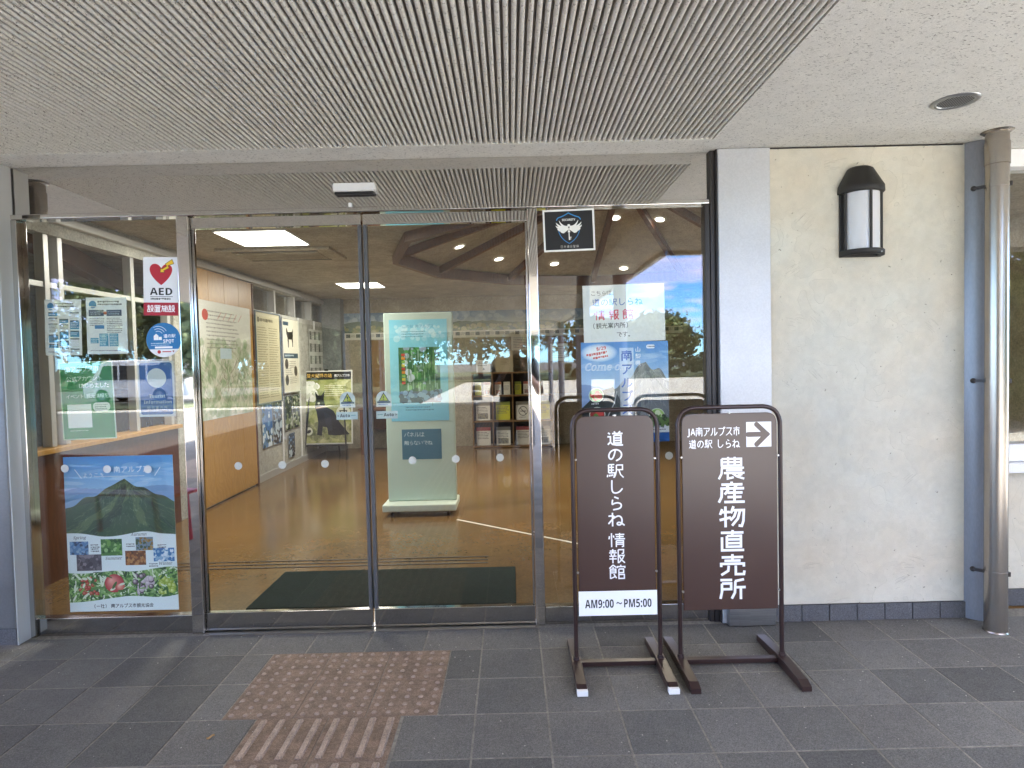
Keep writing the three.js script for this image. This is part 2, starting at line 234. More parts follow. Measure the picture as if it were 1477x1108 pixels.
// ------------------------------------------------------------------ lettering drawn stroke by stroke
const RO = '10,12 22,22|6,38 24,38 24,72 8,90|24,74 36,88 58,93 98,93';
const SHIME = '22,2 26,12|4,20 40,20 24,44 4,60|24,42 24,97';
const TREE = '';
const GL = {
  道: '45,4 52,14|82,4 72,14|34,18 96,18|64,18 58,30|44,30 86,30 86,80 44,80 44,30|44,47 86,47|44,63 86,63|' + RO,
  の: '52,18 46,50 34,76 22,80 12,66 14,44 28,24 50,16 72,20 88,38 88,60 76,78 58,88',
  駅: '10,8 10,62|10,8 44,8|27,8 27,62|10,26 42,26|10,44 42,44|10,62 46,62 44,88 36,92|4,74 2,90|14,74 16,86|23,73 26,84|32,72 36,82|56,12 92,12 92,42 56,42|56,12 56,50 50,76 42,94|70,42 80,74 98,94',
  し: '28,8 26,66 34,86 54,90 74,80 88,62', ら: '40,8 66,20|30,30 24,62 40,50 62,46 80,54 82,72 70,86 36,92',
  ね: '28,6 28,96|8,28 40,24 32,42 6,76|32,44 54,28 72,28 84,44 84,72 74,88 58,86 54,76 64,68 80,74 96,88',
  情: '20,4 20,96|8,24 5,44|30,20 35,34|42,14 96,14|68,4 68,42|46,28 92,28|38,42 100,42|48,54 48,96|48,54 90,54 90,92 80,94|48,66 90,66|48,78 90,78',
  報: '26,4 26,28|8,16 46,16|4,28 50,28|15,34 20,46|38,34 32,46|6,50 48,50|5,68 49,68|26,50 26,97|58,8 58,97|58,8 90,8 89,32 78,34|58,46 92,46 84,66 72,82 60,95|64,50 76,74 97,95',
  館: '26,2 4,26|26,2 46,20|26,16 26,26|10,30 42,30 42,54 10,54|10,30 10,94|10,42 42,42|10,92 36,80|30,62 46,90|72,2 72,12|52,24 52,14 96,14 96,24|60,30 60,97|60,30 88,30 88,54 60,54|60,66 92,66 92,92 60,92',
  農: '14,7 86,7 86,37 14,37 14,7|14,22 86,22|38,-2 38,37|62,-2 62,37|12,48 96,48|15,44 13,74 3,98|30,59 90,59|22,71 98,71|36,71 36,96 58,90|90,77 72,84|54,73 70,87 97,98',
  産: '50,0 50,12|12,13 90,13|32,16 38,28|68,16 60,28|8,31 96,31|14,31 12,70 2,94|38,36 24,58|34,50 90,50|60,34 60,92|34,70 86,70|22,92 98,92',
  物: '14,14 6,40|12,28 42,28|26,2 26,97|4,64 46,52|56,2 46,34|52,20 94,20 92,70 86,92 74,90|66,22 58,48 44,66|80,22 72,58 50,90',
  直: '8,12 92,12|52,0 50,24|30,27 82,27 82,76 30,76 30,27|30,43 82,43|30,60 82,60|12,32 12,92 94,92',
  売: '50,0 50,30|10,14 90,14|20,30 80,30|8,58 8,44 92,44 92,58|36,52 34,76 8,95|62,52 62,92 92,92 94,76',
  所: '4,8 48,8|10,24 10,60 4,94|10,24 44,24 44,50 10,50|92,6 58,14|60,14 58,66 46,94|60,42 98,42|80,42 80,97',
  南: '50,0 50,30|6,14 94,14|10,30 10,97|10,30 90,30 90,92 80,96|34,36 40,48|66,36 60,48|24,52 76,52|22,69 78,69|50,52 50,92',
  ア: '8,14 90,14 84,34 64,50|52,30 50,62 36,82 16,94', ル: '32,12 30,52 20,76 4,92|60,8 60,88 80,76 96,54',
  プ: '8,18 80,18 78,46 60,74 26,94|90,1 98,9 90,17 82,9 90,1', ス: '14,14 82,14 70,42 44,70 8,92|56,60 92,92',
  市: '50,0 50,14|6,17 94,17|18,36 18,84|18,36 82,36 82,78 72,80|50,17 50,97', こ: '20,18 78,18 64,28|18,62 22,82 46,88 84,84',
  ち: '10,24 88,22|40,4 26,60 48,46 72,46 86,58 84,76 66,90 36,94', は: '16,8 12,50 16,92|40,26 96,26|70,6 70,76 60,90 44,86 40,76 52,68 70,70 94,88',
  '、': '10,70 26,88', '。': '20,70 32,80 20,92 8,80 20,70', '（': '84,2 68,26 66,50 68,74 84,98', '）': '16,2 32,26 34,50 32,74 16,98', '!': '50,4 50,66|50,86 50,94', '〜': '6,56 26,42 50,52 74,60 94,46',
  観: '24,2 6,30|20,14 50,14|14,32 50,32|32,14 32,32|18,32 18,96|18,48 48,48|18,64 48,64|16,94 52,94|34,32 34,94|58,6 92,6 92,60 58,60 58,6|58,24 92,24|58,42 92,42|66,60 62,80 46,96|80,60 80,90 96,90 98,78',
  光: '50,0 50,42|20,8 30,32|80,8 70,32|4,44 96,44|36,44 34,72 6,96|62,44 62,90 92,90 95,72',
  案: '50,0 50,10|10,24 10,12 90,12 90,24|46,18 30,46 80,54|72,30 60,46 20,56|12,32 88,32|50,54 50,98|6,66 94,66|46,68 10,92|54,68 90,92',
  内: '12,22 12,97|12,22 88,22 88,92 76,94|50,2 50,30 42,52 22,72|52,38 78,70', で: '6,18 90,14 62,30 48,54 52,78 76,90|74,40 82,52|88,34 96,46',
  す: '4,22 96,20|58,4 58,56 48,68 36,60 38,46 50,42 58,56 56,76 36,96', 山: '50,4 50,86|12,36 12,86 88,86|88,36 88,92',
  梨: '40,2 8,10|26,6 26,50|4,24 50,24|24,26 6,46|28,26 46,42|64,8 64,38|88,4 88,50 78,52|4,62 96,62|50,52 50,98|46,64 8,90|54,64 92,90',
  県: '26,4 80,4 80,44 26,44 26,4|26,18 80,18|26,31 80,31|10,14 10,58 94,58|50,58 50,97|28,66 12,88|72,66 90,88',
  設: '12,4 38,4|4,18 46,18|10,32 40,32|10,46 40,46|10,60 40,60 40,92 10,92 10,60|60,6 60,28 50,44|60,6 84,6 84,36 96,36|54,52 90,52 78,76 50,96|60,58 74,78 97,96',
  置: '12,4 88,4 88,24 12,24 12,4|37,4 37,24|63,4 63,24|8,36 92,36|50,28 48,46|30,46 80,46 80,86 30,86 30,46|30,60 80,60|30,73 80,73|12,48 12,96 94,96',
  施: '24,2 24,18|4,20 46,20|20,20 18,60 4,94|20,44 40,44 38,84 28,92|62,2 52,26|58,14 96,14|50,40 92,34 92,64 84,66|70,24 70,80|56,36 56,90 94,90 96,78',
  日: '20,6 80,6 80,94 20,94 20,6|20,50 80,50', 本: '50,2 50,98|8,24 92,24|46,26 8,72|54,26 92,72|30,74 70,74',
  連: '34,14 94,14|64,4 64,86|42,26 88,26 88,58 42,58 42,26|42,42 88,42|34,72 96,72|' + RO, 合: '50,2 4,44|50,2 96,44|30,42 70,42|20,58 80,58 80,94 20,94 20,58',
  警: '6,8 46,8|18,2 18,16|34,2 34,16|12,20 40,20 38,44|14,28 14,38 28,38 28,28|60,4 52,24|56,14 96,14|88,14 76,32 54,46|62,20 74,34 96,46|10,56 90,56|22,65 78,65|22,74 78,74|26,83 74,83 74,97 26,97 26,83',
  備: '20,4 4,40|14,28 14,97|30,14 96,14|48,4 48,24|76,4 76,24|34,32 96,32|36,32 34,64 26,92|46,46 46,94|46,46 90,46 90,92|46,60 90,60|46,74 90,74|68,46 68,94',
  パ: '30,28 22,60 6,86|56,24 74,52 84,86|86,3 95,12 86,21 77,12 86,3', ネ: '50,2 54,16|12,28 80,28 46,58 6,78|50,56 50,98|64,54 88,70',
  触: '22,2 6,28|20,14 44,14 34,28|10,28 10,66 4,94|10,28 44,28 44,92|10,48 44,48|10,66 44,66|27,28 27,66|54,24 94,24 94,56 54,56 54,24|74,4 74,88|50,90 90,84|84,70 96,94',
  な: '8,24 50,22|32,4 24,44 8,70|66,16 90,34|66,40 66,78 54,92 38,86 38,76 52,70 68,74 90,90', い: '14,20 14,60 24,80 38,68|70,24 84,42 90,68',
  甲: '14,8 86,8 86,58 14,58 14,8|14,33 86,33|50,8 50,98', 斐: '38,2 38,44|62,2 62,44|14,10 38,10|12,22 38,22|8,36 38,36|62,10 86,10|62,22 88,22|62,36 94,36|50,46 50,58|8,60 92,60|76,62 54,84 8,97|24,62 48,84 94,97',
  犬: '6,34 94,34|50,4 46,50 8,94|52,40 64,68 94,94|72,10 84,24', 発: '10,12 40,12 26,34 4,50|12,20 24,32|60,4 94,44|92,8 78,24|20,48 80,48|8,66 92,66|38,48 36,74 8,96|62,48 62,92 92,92 94,80',
  祥: SHIME + '|58,2 64,16|86,2 78,16|50,20 96,20|52,40 94,40|46,60 100,60|74,20 74,98', 地: '4,34 36,34|20,8 20,80|2,86 38,74|44,46 92,32 92,64 82,66|68,6 68,76|52,26 52,90 94,90 96,74',
  公: '36,8 6,46|62,8 94,46|44,50 20,90 80,84|68,66 88,96', 式: '6,26 94,26|66,4 70,60 94,96 96,78|80,6 92,16|12,50 54,50|32,50 32,84|6,90 58,80',
  カ: '10,28 86,28 82,84 66,90|44,4 42,44 10,92', ウ: '50,2 50,18|12,48 12,20 88,20 82,58 38,94', ン: '10,16 30,30|10,86 50,72 92,26', ト: '34,4 34,96|36,38 78,58', イ: '82,6 50,40 8,60|54,38 54,96', ベ: '4,60 30,30 96,82|64,18 72,30|80,12 88,24',
  じ: '28,8 26,66 34,86 54,90 74,80 88,62|56,16 64,28|72,10 80,22', め: '22,16 40,74|70,6 44,72 24,84 12,68 24,44 56,28 84,38 90,62 76,84 58,94', ま: '12,18 88,18|14,38 86,38|50,2 50,80 36,92 18,84 24,70 46,70 88,92',
  た: '6,22 56,22|32,4 8,94|54,44 92,44|52,72 58,88 94,88', を: '10,18 84,18|46,2 20,50 40,40 52,48 54,66|88,38 40,60 34,80 46,92 84,92',
  社: SHIME + '|48,38 94,38|70,6 70,90|44,92 98,92', 協: '20,4 20,97|4,30 38,30|48,14 90,14 86,44|68,2 48,46|38,58 62,58 60,94|48,48 36,96|72,58 96,58 94,94|82,48 70,96',
  会: '50,2 4,40|50,2 96,40|30,36 70,36|10,54 90,54|44,54 22,90 80,84|66,68 86,96', 一: '6,50 94,50', よ: '54,4 54,76 40,90 22,82 28,70 52,70 90,92|56,32 86,30', う: '36,8 66,18|22,40 54,30 78,40 76,66 60,84 36,96', そ: '22,12 76,10 10,48 90,40 56,60 48,76 58,90 78,94', り: '24,8 20,60|68,6 72,56 60,80 36,96',
};
function glyph(x, ch, px, py, s, w, sx = 1) {
  const d = GL[ch];
  if (!d) { if (ch !== ' ') { x.save(); x.font = `bold ${s * 0.98}px sans-serif`; x.textBaseline = 'alphabetic'; x.textAlign = 'left'; x.translate(px, py + s * 0.84); x.scale(sx, 1); x.fillText(ch, 0, 0); x.restore(); } return; }
  const dense = /[農館報観情置警備館駅]/.test(ch) ? 0.84 : 1; x.lineWidth = w * s * dense; x.lineJoin = 'miter'; x.miterLimit = 3; x.lineCap = 'butt';
  const kana = /[ぁ-ん]/.test(ch);
  for (const st of d.split('|')) {
    const p = st.trim().split(' ').map((q) => q.split(',').map(Number)).map(([a, b]) => [px + a * s * sx / 100, py + b * s / 100]);
    x.beginPath(); x.moveTo(...p[0]);
    if (kana && p.length > 3) { x.lineCap = 'round'; for (let i = 1; i < p.length - 1; i++) { const mx = (p[i][0] + p[i + 1][0]) / 2, my = (p[i][1] + p[i + 1][1]) / 2; x.quadraticCurveTo(...p[i], mx, my); } x.lineTo(...p[p.length - 1]); } else for (const q of p.slice(1)) x.lineTo(...q);
    x.stroke();
  }
}
const isJ = (c) => !!GL[c];
function widthOf(x, str, s, gap, sx = 1) { let w = 0; x.font = `bold ${s * 0.98}px sans-serif`; for (const c of str) w += (isJ(c) ? s * sx : c === ' ' ? s * 0.4 * sx : x.measureText(c).width * sx) + gap * s; return w - gap * s; }
function line(x, str, px, py, s, { w = 0.1, color = '#000', gap = 0.08, align = 'left', sx = 1 } = {}) {
  x.fillStyle = x.strokeStyle = color; const W = widthOf(x, str, s, gap, sx); let q = align === 'center' ? px - W / 2 : align === 'right' ? px - W : px;
  for (const c of str) { x.font = `bold ${s * 0.98}px sans-serif`; const cw = (isJ(c) ? s : c === ' ' ? s * 0.4 : x.measureText(c).width) * sx; glyph(x, c, q, py, s, w, sx); q += cw + gap * s; }
}
function column(x, str, cx, py, s, { w = 0.1, color = '#000', pitch = 1.1, space = 0.45, sx = 1 } = {}) {
  x.fillStyle = x.strokeStyle = color; let q = py; for (const c of str) { if (c === ' ') { q += s * space; continue; } glyph(x, c, cx - s * sx / 2, q, s, w, sx); q += s * pitch; }
}
// small print that nobody can read in the photograph: rows of short strokes
function print(x, px, py, w, rows, step, color, k = 0.45) { x.fillStyle = color; for (let r = 0; r < rows; r++) { let q = px; const end = px + w * rr(0.75, 1); while (q < end) { const L = rr(2, 6) * step / 8; x.fillRect(q, py + r * step, L, step * k * rr(0.6, 1.1)); q += L + step * 0.16; } } }
const rect = (x, c, a, b, w, h) => { x.fillStyle = c; x.fillRect(a, b, w, h); };
const disc = (x, c, a, b, r) => { x.fillStyle = c; x.beginPath(); x.arc(a, b, r, 0, 7); x.fill(); };
function poly(x, c, pts) { x.fillStyle = c; x.beginPath(); pts.forEach((p, i) => (i ? x.lineTo(...p) : x.moveTo(...p))); x.closePath(); x.fill(); }
function rough(x, a, b, w, h, n, cols, lo, hi) { for (let i = 0; i < n; i++) disc(x, cols[Math.floor(rnd() * cols.length)], a + rnd() * w, b + rnd() * h, rr(lo, hi)); }
// a printed mountain photograph
function mountain(x, a, b, w, h, { sky = ['#4f9ad8', '#c9e2f2'], far = '#7fa6cc', cols = ['#37543a', '#6a7d50', '#233a2e'], peak = 0.52, top = 0.2, light = 'rgba(170,180,150,.35)' } = {}) {
  x.save(); x.beginPath(); x.rect(a, b, w, h); x.clip();
  const g = x.createLinearGradient(0, b, 0, b + h * 0.6); g.addColorStop(0, sky[0]); g.addColorStop(1, sky[1]); x.fillStyle = g; x.fillRect(a, b, w, h);
  for (let i = 0; i < 26; i++) { x.fillStyle = `rgba(255,255,255,${rr(0.05, 0.2)})`; x.beginPath(); x.ellipse(a + rnd() * w, b + h * rr(0.1, 0.45), w * rr(0.05, 0.16), h * rr(0.008, 0.03), rr(-0.2, 0.2), 0, 7); x.fill(); }
  const ridge = (y0, amp, c) => { const p = [[a, b + h]]; let y = y0; for (let i = 0; i <= 40; i++) { y += rr(-amp, amp); p.push([a + w * i / 40, b + h * y]); } p.push([a + w, b + h]); poly(x, c, p); };
  ridge(0.42, 0.012, far);
  const wob = Array.from({ length: 9 }, () => [rr(3, 40), rr(0, 6.28), rr(0.004, 0.02)]), prof = (t, k) => top + k + 0.36 * Math.pow(Math.abs(t - peak) * 1.75, 0.9) + wob.reduce((q, [f, p, m]) => q + m * Math.sin(f * t + p) * Math.min(1, Math.abs(t - peak) * 5 + 0.2), 0);
  const edge = [[a, b + h]]; for (let i = 0; i <= 120; i++) edge.push([a + w * i / 120, b + h * prof(i / 120, 0)]); edge.push([a + w, b + h]); poly(x, cols[0], edge);
  x.save(); x.beginPath(); edge.forEach((p, i) => (i ? x.lineTo(...p) : x.moveTo(...p))); x.closePath(); x.clip();
  for (let r = 0; r < 9; r++) { // spurs running down from the summit, one side lighter
    let px = peak + rr(-0.06, 0.06), py = prof(px, 0.01), dx = (r - 4) * 0.055 + rr(-0.03, 0.03); const l = [[a + w * px, b + h * py]], m = [];
    for (let i = 0; i < 7; i++) { px += dx + rr(-0.03, 0.03); py += rr(0.05, 0.13); l.push([a + w * px, b + h * py]); m.unshift([a + w * (px + rr(0.03, 0.11)), b + h * (py + 0.05)]); }
    x.globalAlpha = 0.62; poly(x, cols[1 + r % 2], [...l, ...m]); x.globalAlpha = 1;
  }
  for (let i = 0; i < 900; i++) { const t = rnd(), y = rr(top, 1), d = peak + (t - 0.5) * 1.6 * (y - top + 0.1); x.strokeStyle = rnd() < 0.22 ? light : cols[Math.floor(rnd() * 3)] + '88'; x.lineWidth = w * rr(0.001, 0.006); x.beginPath(); x.moveTo(a + w * d, b + h * y); x.lineTo(a + w * (d + (d - peak) * 0.12 + rr(-0.03, 0.03)), b + h * (y + rr(0.01, 0.06))); x.stroke(); }
  x.restore(); x.restore();
}
function photo(x, a, b, w, h, cols) { rect(x, cols[0], a, b, w, h); x.save(); x.beginPath(); x.rect(a, b, w, h); x.clip(); rough(x, a, b, w, h, 60, cols, w * 0.02, w * 0.1); x.restore(); }
// a printed sheet: a thin board whose front carries the print
function sheetMat(c, rough_ = 0.45) { return std({ map: tex(c), roughness: rough_ }); }
const backPaper = std({ color: lin(0.7, 0.7, 0.68), roughness: 0.8 });
function sheetGeo(w, h, d = 0.0016) { return new THREE.BoxGeometry(w, h, d); }
const faced = (c, rough_, back = backPaper) => { const f = sheetMat(c, rough_); return [back, back, back, back, f, back]; };

// printed foliage and fruit
function leaves(x, a, b, w, h, n, cols, L) { for (let i = 0; i < n; i++) { x.fillStyle = cols[Math.floor(rnd() * cols.length)]; x.beginPath(); x.ellipse(a + rnd() * w, b + rnd() * h, L * rr(0.5, 1.2), L * rr(0.12, 0.3), rr(0, 3.14), 0, 7); x.fill(); } }
function fruit(x, cx, cy, r, c0, c1) { const g = x.createRadialGradient(cx - r * 0.35, cy - r * 0.35, r * 0.08, cx, cy, r); g.addColorStop(0, c1); g.addColorStop(1, c0); x.fillStyle = g; x.beginPath(); x.ellipse(cx, cy, r, r * rr(0.92, 1.05), 0, 0, 7); x.fill(); }
// ------------------------------------------------------------------ ground, paving
struct('ground', metric(new THREE.PlaneGeometry(900, 900).rotateX(-Math.PI / 2)), M.asphalt, [0, -0.06, 0]);
struct('plaza_paving', span(-5.2, 1.9, -0.2, -0.012, 5.1, 19), M.paving);
struct('side_terrace', span(1.904, 30, -0.2, -0.014, 5.1, 19), M.road);
struct('side_terrace', span(-30, -5.204, -0.2, -0.014, -0.3, 4.4), M.paving); struct('side_lane', span(-30, -5.204, -0.2, -0.02, 4.404, 19), M.asphalt);
const lawnM = std({ color: lin(0.07, 0.09, 0.03), roughness: 1, map: turfMap });
struct('lawn', span(-14.5, -3.4, -0.1, 0.02, 20.5, 43.9), lawnM);
struct('lawn', span(-34, -14.51, -0.1, 0.02, 20.5, 24.6), lawnM); struct('roadside_strip', span(-34, -14.51, -0.1, -0.026, 24.61, 43.9), M.asphalt);
struct('side_terrace', span(6.404, 30, -0.2, -0.014, -0.3, 5.096), M.road);
struct('forecourt_road', span(-60, 60, -0.2, -0.03, 19, 44), M.road);
struct('verge', span(-70, 70, -0.2, 0.08, 44, 90), std({ color: lin(0.09, 0.12, 0.04), roughness: 1, map: turfMap }));
struct('porch_bed', span(-5, 6.4, -0.15, -0.0016, -0.06, 5.1), M.grout);

// porch floor: 300 mm tiles, cut round the tactile paving
const BX0 = -1.238, BX1 = -0.338, GX0 = -1.088, GX1 = -0.488, P = 0.3, X0 = 0.12;
const porchFloor = setting('porch_floor');
const tileTints = [[0.1, 0.098, 0.094], [0.076, 0.075, 0.073], [0.118, 0.115, 0.11], [0.09, 0.089, 0.087], [0.107, 0.103, 0.098]].map(([r, g, b]) => std({ color: lin(r, g, b).multiplyScalar(2.15), roughness: 1, roughnessMap: stoneRough, map: stoneMap, bumpMap: stoneBump, bumpScale: 0.0014 }));
const tileGeos = Array.from({ length: 8 }, (_, i) => rbox(P - 0.0075, 0.02, P - 0.0075, 0.0022, 1, i * 0.377, i * 0.211));
const cutGeo = {};
const restTiles = tileTints.map(() => []);
for (let r = 0; r < 17; r++) for (let c = -16; c < 20; c++) {
  const z0 = r * P, z1 = z0 + P, x0 = X0 + c * P, x1 = x0 + P;
  if (x1 > 6.3 || x0 < -4.7) continue;
  const hole = r === 0 ? null : r < 3 ? [BX0, BX1] : [GX0, GX1], bits = [];
  if (!hole || x1 <= hole[0] || x0 >= hole[1]) bits.push([x0, x1]);
  else { if (hole[0] - x0 > 0.02) bits.push([x0, hole[0]]); if (x1 - hole[1] > 0.02) bits.push([hole[1], x1]); }
  const kind = Math.floor(rnd() * 5), v = Math.floor(rnd() * 8);
  for (const [a, b] of bits) {
    const w = b - a;
    const lift = -0.01 + rr(-0.0006, 0.0006);
    const zA = r === 0 ? 0.048 : z0, d = z1 - zA;
    let g;
    if (w > 0.299 && r) g = tileGeos[v]; else { const k = w.toFixed(3) + '/' + d.toFixed(3); g = cutGeo[k] ??= rbox(w - 0.0075, 0.02, d - 0.0075, 0.0022, 1, 0.17, 0.31); }
    if (r < 6 && c > -13 && c < 13) part(porchFloor, 'floor_tile', g, tileTints[kind], [(a + b) / 2, lift, (zA + z1) / 2], r ? [0, 0, 0] : undefined);
    else restTiles[kind].push(plain(g.clone().translate((a + b) / 2, lift, (zA + z1) / 2)));
  }
}
restTiles.forEach((l, i) => { if (l.length) { const m = part(porchFloor, 'far_floor_tiles', mergeGeometries(l), tileTints[i]); m.userData = { kind: 'stuff' }; } });

// tactile paving: warning tiles (five by five studs) in front of the doors, guiding tiles (four bars) leading away
const tactile = setting('tactile_paving');
const stud = new THREE.LatheGeometry([[0, 0.0054], [0.006, 0.0053], [0.0082, 0.0046], [0.0122, 0]].map((p) => new THREE.Vector2(...p)), 12);
for (let i = 0; i < 3; i++) for (let j = 0; j < 2; j++) {
  const t = part(tactile, 'warning_tile', rbox(0.297, 0.02, 0.297, 0.002, 1, i * 0.41 + j * 0.13, j * 0.27), M.clay, [BX0 + 0.15 + i * P, -0.009, 0.3 + 0.15 + j * P]);
  const l = []; for (let a = 0; a < 5; a++) for (let b = 0; b < 5; b++) l.push(plain(stud.clone().translate((a - 2) * 0.06, 0.0095, (b - 2) * 0.06)));
  part(t, 'stud_field', mergeGeometries(l), M.clayWorn).userData = { kind: 'stuff' };
}
const barShape = (L) => { const s = new THREE.Shape(); s.moveTo(-0.0135, 0); s.lineTo(-0.0085, 0.005); s.lineTo(0.0085, 0.005); s.lineTo(0.0135, 0); return metric(new THREE.ExtrudeGeometry(s, { depth: L, bevelEnabled: true, bevelSize: 0.0015, bevelThickness: 0.006, bevelSegments: 1, curveSegments: 1 }).translate(0, 0, -L / 2)); };
const barG = barShape(0.255), guideG = rbox(0.297, 0.02, 0.297, 0.002, 1, 0.2, 0.5), farBars = [], farGuides = [];
for (let r = 0; r < 63; r++) for (let i = 0; i < 2; i++) {
  const x = GX0 + 0.15 + i * P, z = 0.9 + 0.15 + r * P;
  if (r < 3) { const t = part(tactile, 'guiding_tile', guideG, M.clay, [x, -0.009, z]); for (let b = 0; b < 4; b++) part(t, 'bar', barG, M.clayWorn, [(b - 1.5) * 0.075, 0.0095, 0]); } else { farGuides.push(plain(guideG.clone().translate(x, -0.009, z))); for (let b = 0; b < 4; b++) farBars.push(plain(barG.clone().translate(x + (b - 1.5) * 0.075, 0.0005, z))); }
}
part(tactile, 'far_guiding_tiles', mergeGeometries(farGuides), M.clay).userData = { kind: 'stuff' };
part(tactile, 'far_bars', mergeGeometries(farBars), M.clayWorn).userData = { kind: 'stuff' };

// ------------------------------------------------------------------ porch soffit
const CY = 2.57, SX0 = -2.69, SX1 = 1.06, SZ = 0.205;
const soffit = setting('porch_ceiling');
part(soffit, 'plain_board', span(SX1, 1.6, CY, CY + 0.03, -0.2, 5.0), M.board);
part(soffit, 'plain_board', span(1.6, 7, CY, CY + 0.03, -0.2, 3.2), M.board);
part(soffit, 'plain_board', span(-5.4, SX0, CY, CY + 0.03, -0.2, 5.0), M.board);
part(soffit, 'edge_band', span(SX0, SX1, CY, CY + 0.03, -0.01, SZ), M.board);
part(soffit, 'groove_board', span(SX0, SX1, CY + 0.026, CY + 0.03, SZ, 5.0), M.groove);
const slat = new THREE.Shape(); slat.moveTo(-0.008, 0.0262); slat.lineTo(-0.0085, 0.009); for (let k = 1; k < 12; k++) { const a = Math.PI + k * Math.PI / 12; slat.lineTo(0.0085 * Math.cos(a), 0.009 + 0.009 * Math.sin(a)); } slat.lineTo(0.0085, 0.009); slat.lineTo(0.008, 0.0262);
const slatGs = Array.from({ length: 6 }, (_, i) => metric(new THREE.ExtrudeGeometry(slat, { depth: 4.79, bevelEnabled: false }), i * 0.173, i * 0.37));
for (let i = 0; i < 137; i++) part(soffit, 'slat', slatGs[(i * 5) % 6], M.board, [SX1 - 0.0137 - i * 0.0273, CY + 0.0004, SZ + 0.001]);

// canopy and roof above the soffit: a long covered way leads out to the road
part(soffit, 'walkway_board', span(-5.4, 1.6, CY, CY + 0.03, 5.002, 20), M.board); 
const canopy = thing('canopy_roof', 'deep pale canopy slab over the tiled entrance porch', 'roof');
part(canopy, 'slab', span(-5.4, 1.6, CY + 0.031, 3.05, -0.2, 20), M.white);
part(canopy, 'slab', span(1.601, 7, CY + 0.031, 3.05, -0.2, 3.2), M.white);
part(canopy, 'fascia', span(-5.4, 1.63, CY - 0.16, 3.1, 20.002, 20.06), M.greyAlu);
part(canopy, 'fascia', span(1.602, 1.66, CY - 0.04, 3.1, 3.262, 20.0), M.greyAlu);
part(canopy, 'fascia', span(1.664, 7, CY - 0.04, 3.1, 3.202, 3.26), M.greyAlu);
for (const [x, z] of [[1.42, 4.75], [0.95, 4.75], [1.42, 9.6], [1.42, 14.5], [1.42, 19.4], [-4.6, 9.6], [-4.6, 14.5], [-4.6, 19.4]]) {
  const c = thing('porch_column', 'slim grey round column holding up the covered way', 'column', [x, z < 5.1 ? 0 : -0.012, z], 'columns along the covered way');
  part(c, 'shaft', cyl(0.085, 0.085, CY - 0.042, 28), M.column, [0, CY / 2 - 0.018, 0]); part(c, 'foot', cyl(0.11, 0.115, 0.03, 28), M.steel, [0, 0.013, 0]);
}

// ceiling vent
const vent = thing('ceiling_vent', 'round metal vent grille set in the speckled soffit', 'vent', [2.0, CY, 0.632]);
part(vent, 'rim', new THREE.LatheGeometry([[0.07, 0.004], [0.071, -0.006], [0.082, -0.009], [0.094, -0.004], [0.096, 0.001]].map((p) => new THREE.Vector2(...p)), 48), M.steel);
part(vent, 'recess', cyl(0.07, 0.07, 0.002, 40), M.black, [0, -0.0012, 0]);
for (let i = -5; i <= 5; i++) { const h = Math.sqrt(0.069 ** 2 - (i * 0.0122) ** 2); part(vent, 'louvre', box(0.0022, 0.0016, h * 2), M.greyAlu, [i * 0.0122, -0.0045, 0]); }
// ------------------------------------------------------------------ entrance: posts, transom, doors, fixed panes
const HY = 2.285; // underside of the header
const fr = thing('entrance_frame', 'mirror polished steel door frame with tall transom above the glass doors', 'door frame');
part(fr, 'transom_panel', span(-2.68, 1.094, HY + 0.03, CY - 0.002, -0.05, 0), M.mirror);
part(fr, 'header_bar', rspan(-2.68, 1.094, HY, HY + 0.027, -0.05, 0.03, 0.006), M.mirror);
part(fr, 'mullion', rspan(-1.787, -1.722, 0, HY - 0.001, -0.05, 0.03, 0.005), M.mirror);
part(fr, 'mullion', rspan(0.108, 0.16, 0, HY - 0.001, -0.05, 0.03, 0.005), M.mirror);
part(fr, 'jamb', rspan(-2.68, -2.645, 0, HY - 0.001, -0.05, 0.03, 0.005), M.rail);
part(fr, 'jamb', rspan(1.066, 1.094, 0, HY - 0.001, -0.05, 0.025, 0.005), M.darkFrame);
part(fr, 'sill', rspan(-2.644, -1.788, 0, 0.1, -0.045, 0.012, 0.004), M.rail);
part(fr, 'sill', rspan(0.161, 1.065, 0, 0.1, -0.045, 0.012, 0.004), M.rail);
part(fr, 'threshold', span(-1.72, 0.107, -0.02, 0.001, -0.07, 0.046), M.steel);
part(fr, 'door_track', span(-1.72, 0.107, 0.0012, 0.004, -0.022, -0.014), M.black);

function pane(name, label, x0, x1, y0, y1) { return solo(name, label, 'window pane', span(x0, x1, y0, y1, -0.012, -0.002), M.glass); }
pane('fixed_pane', 'fixed glass pane papered with tourist posters beside the sliding doors', -2.644, -1.788, 0.101, HY - 0.001);
pane('fixed_pane', 'fixed glass pane behind the two brown sign stands', 0.161, 1.065, 0.101, HY - 0.001);
function door(label, x0, x1, meet) {
  const d = thing('sliding_door', label, 'door', [(x0 + x1) / 2, 0.006, -0.016], 'pair of glass sliding doors'), h = (x1 - x0) / 2;
  part(d, 'top_rail', rspan(-h, h, 2.215, 2.274, -0.018, 0.018, 0.003), M.mirror);
  part(d, 'bottom_rail', rspan(-h, h, 0, 0.1, -0.018, 0.018, 0.003), M.rail);
  const s = meet < 0 ? [-h, -h + 0.02] : [h - 0.02, h], o = meet < 0 ? [h - 0.012, h] : [-h, -h + 0.012];
  part(d, 'meeting_stile', rspan(s[0], s[1], 0.101, 2.214, -0.02, 0.02, 0.004), M.greySeal);
  part(d, 'edge_trim', rspan(o[0], o[1], 0.101, 2.214, -0.012, 0.012, 0.002), M.rail);
  part(d, 'glass', span(-h + 0.021, h - 0.021, 0.102, 2.213, -0.005, 0.005), M.glass);
  return d;
}
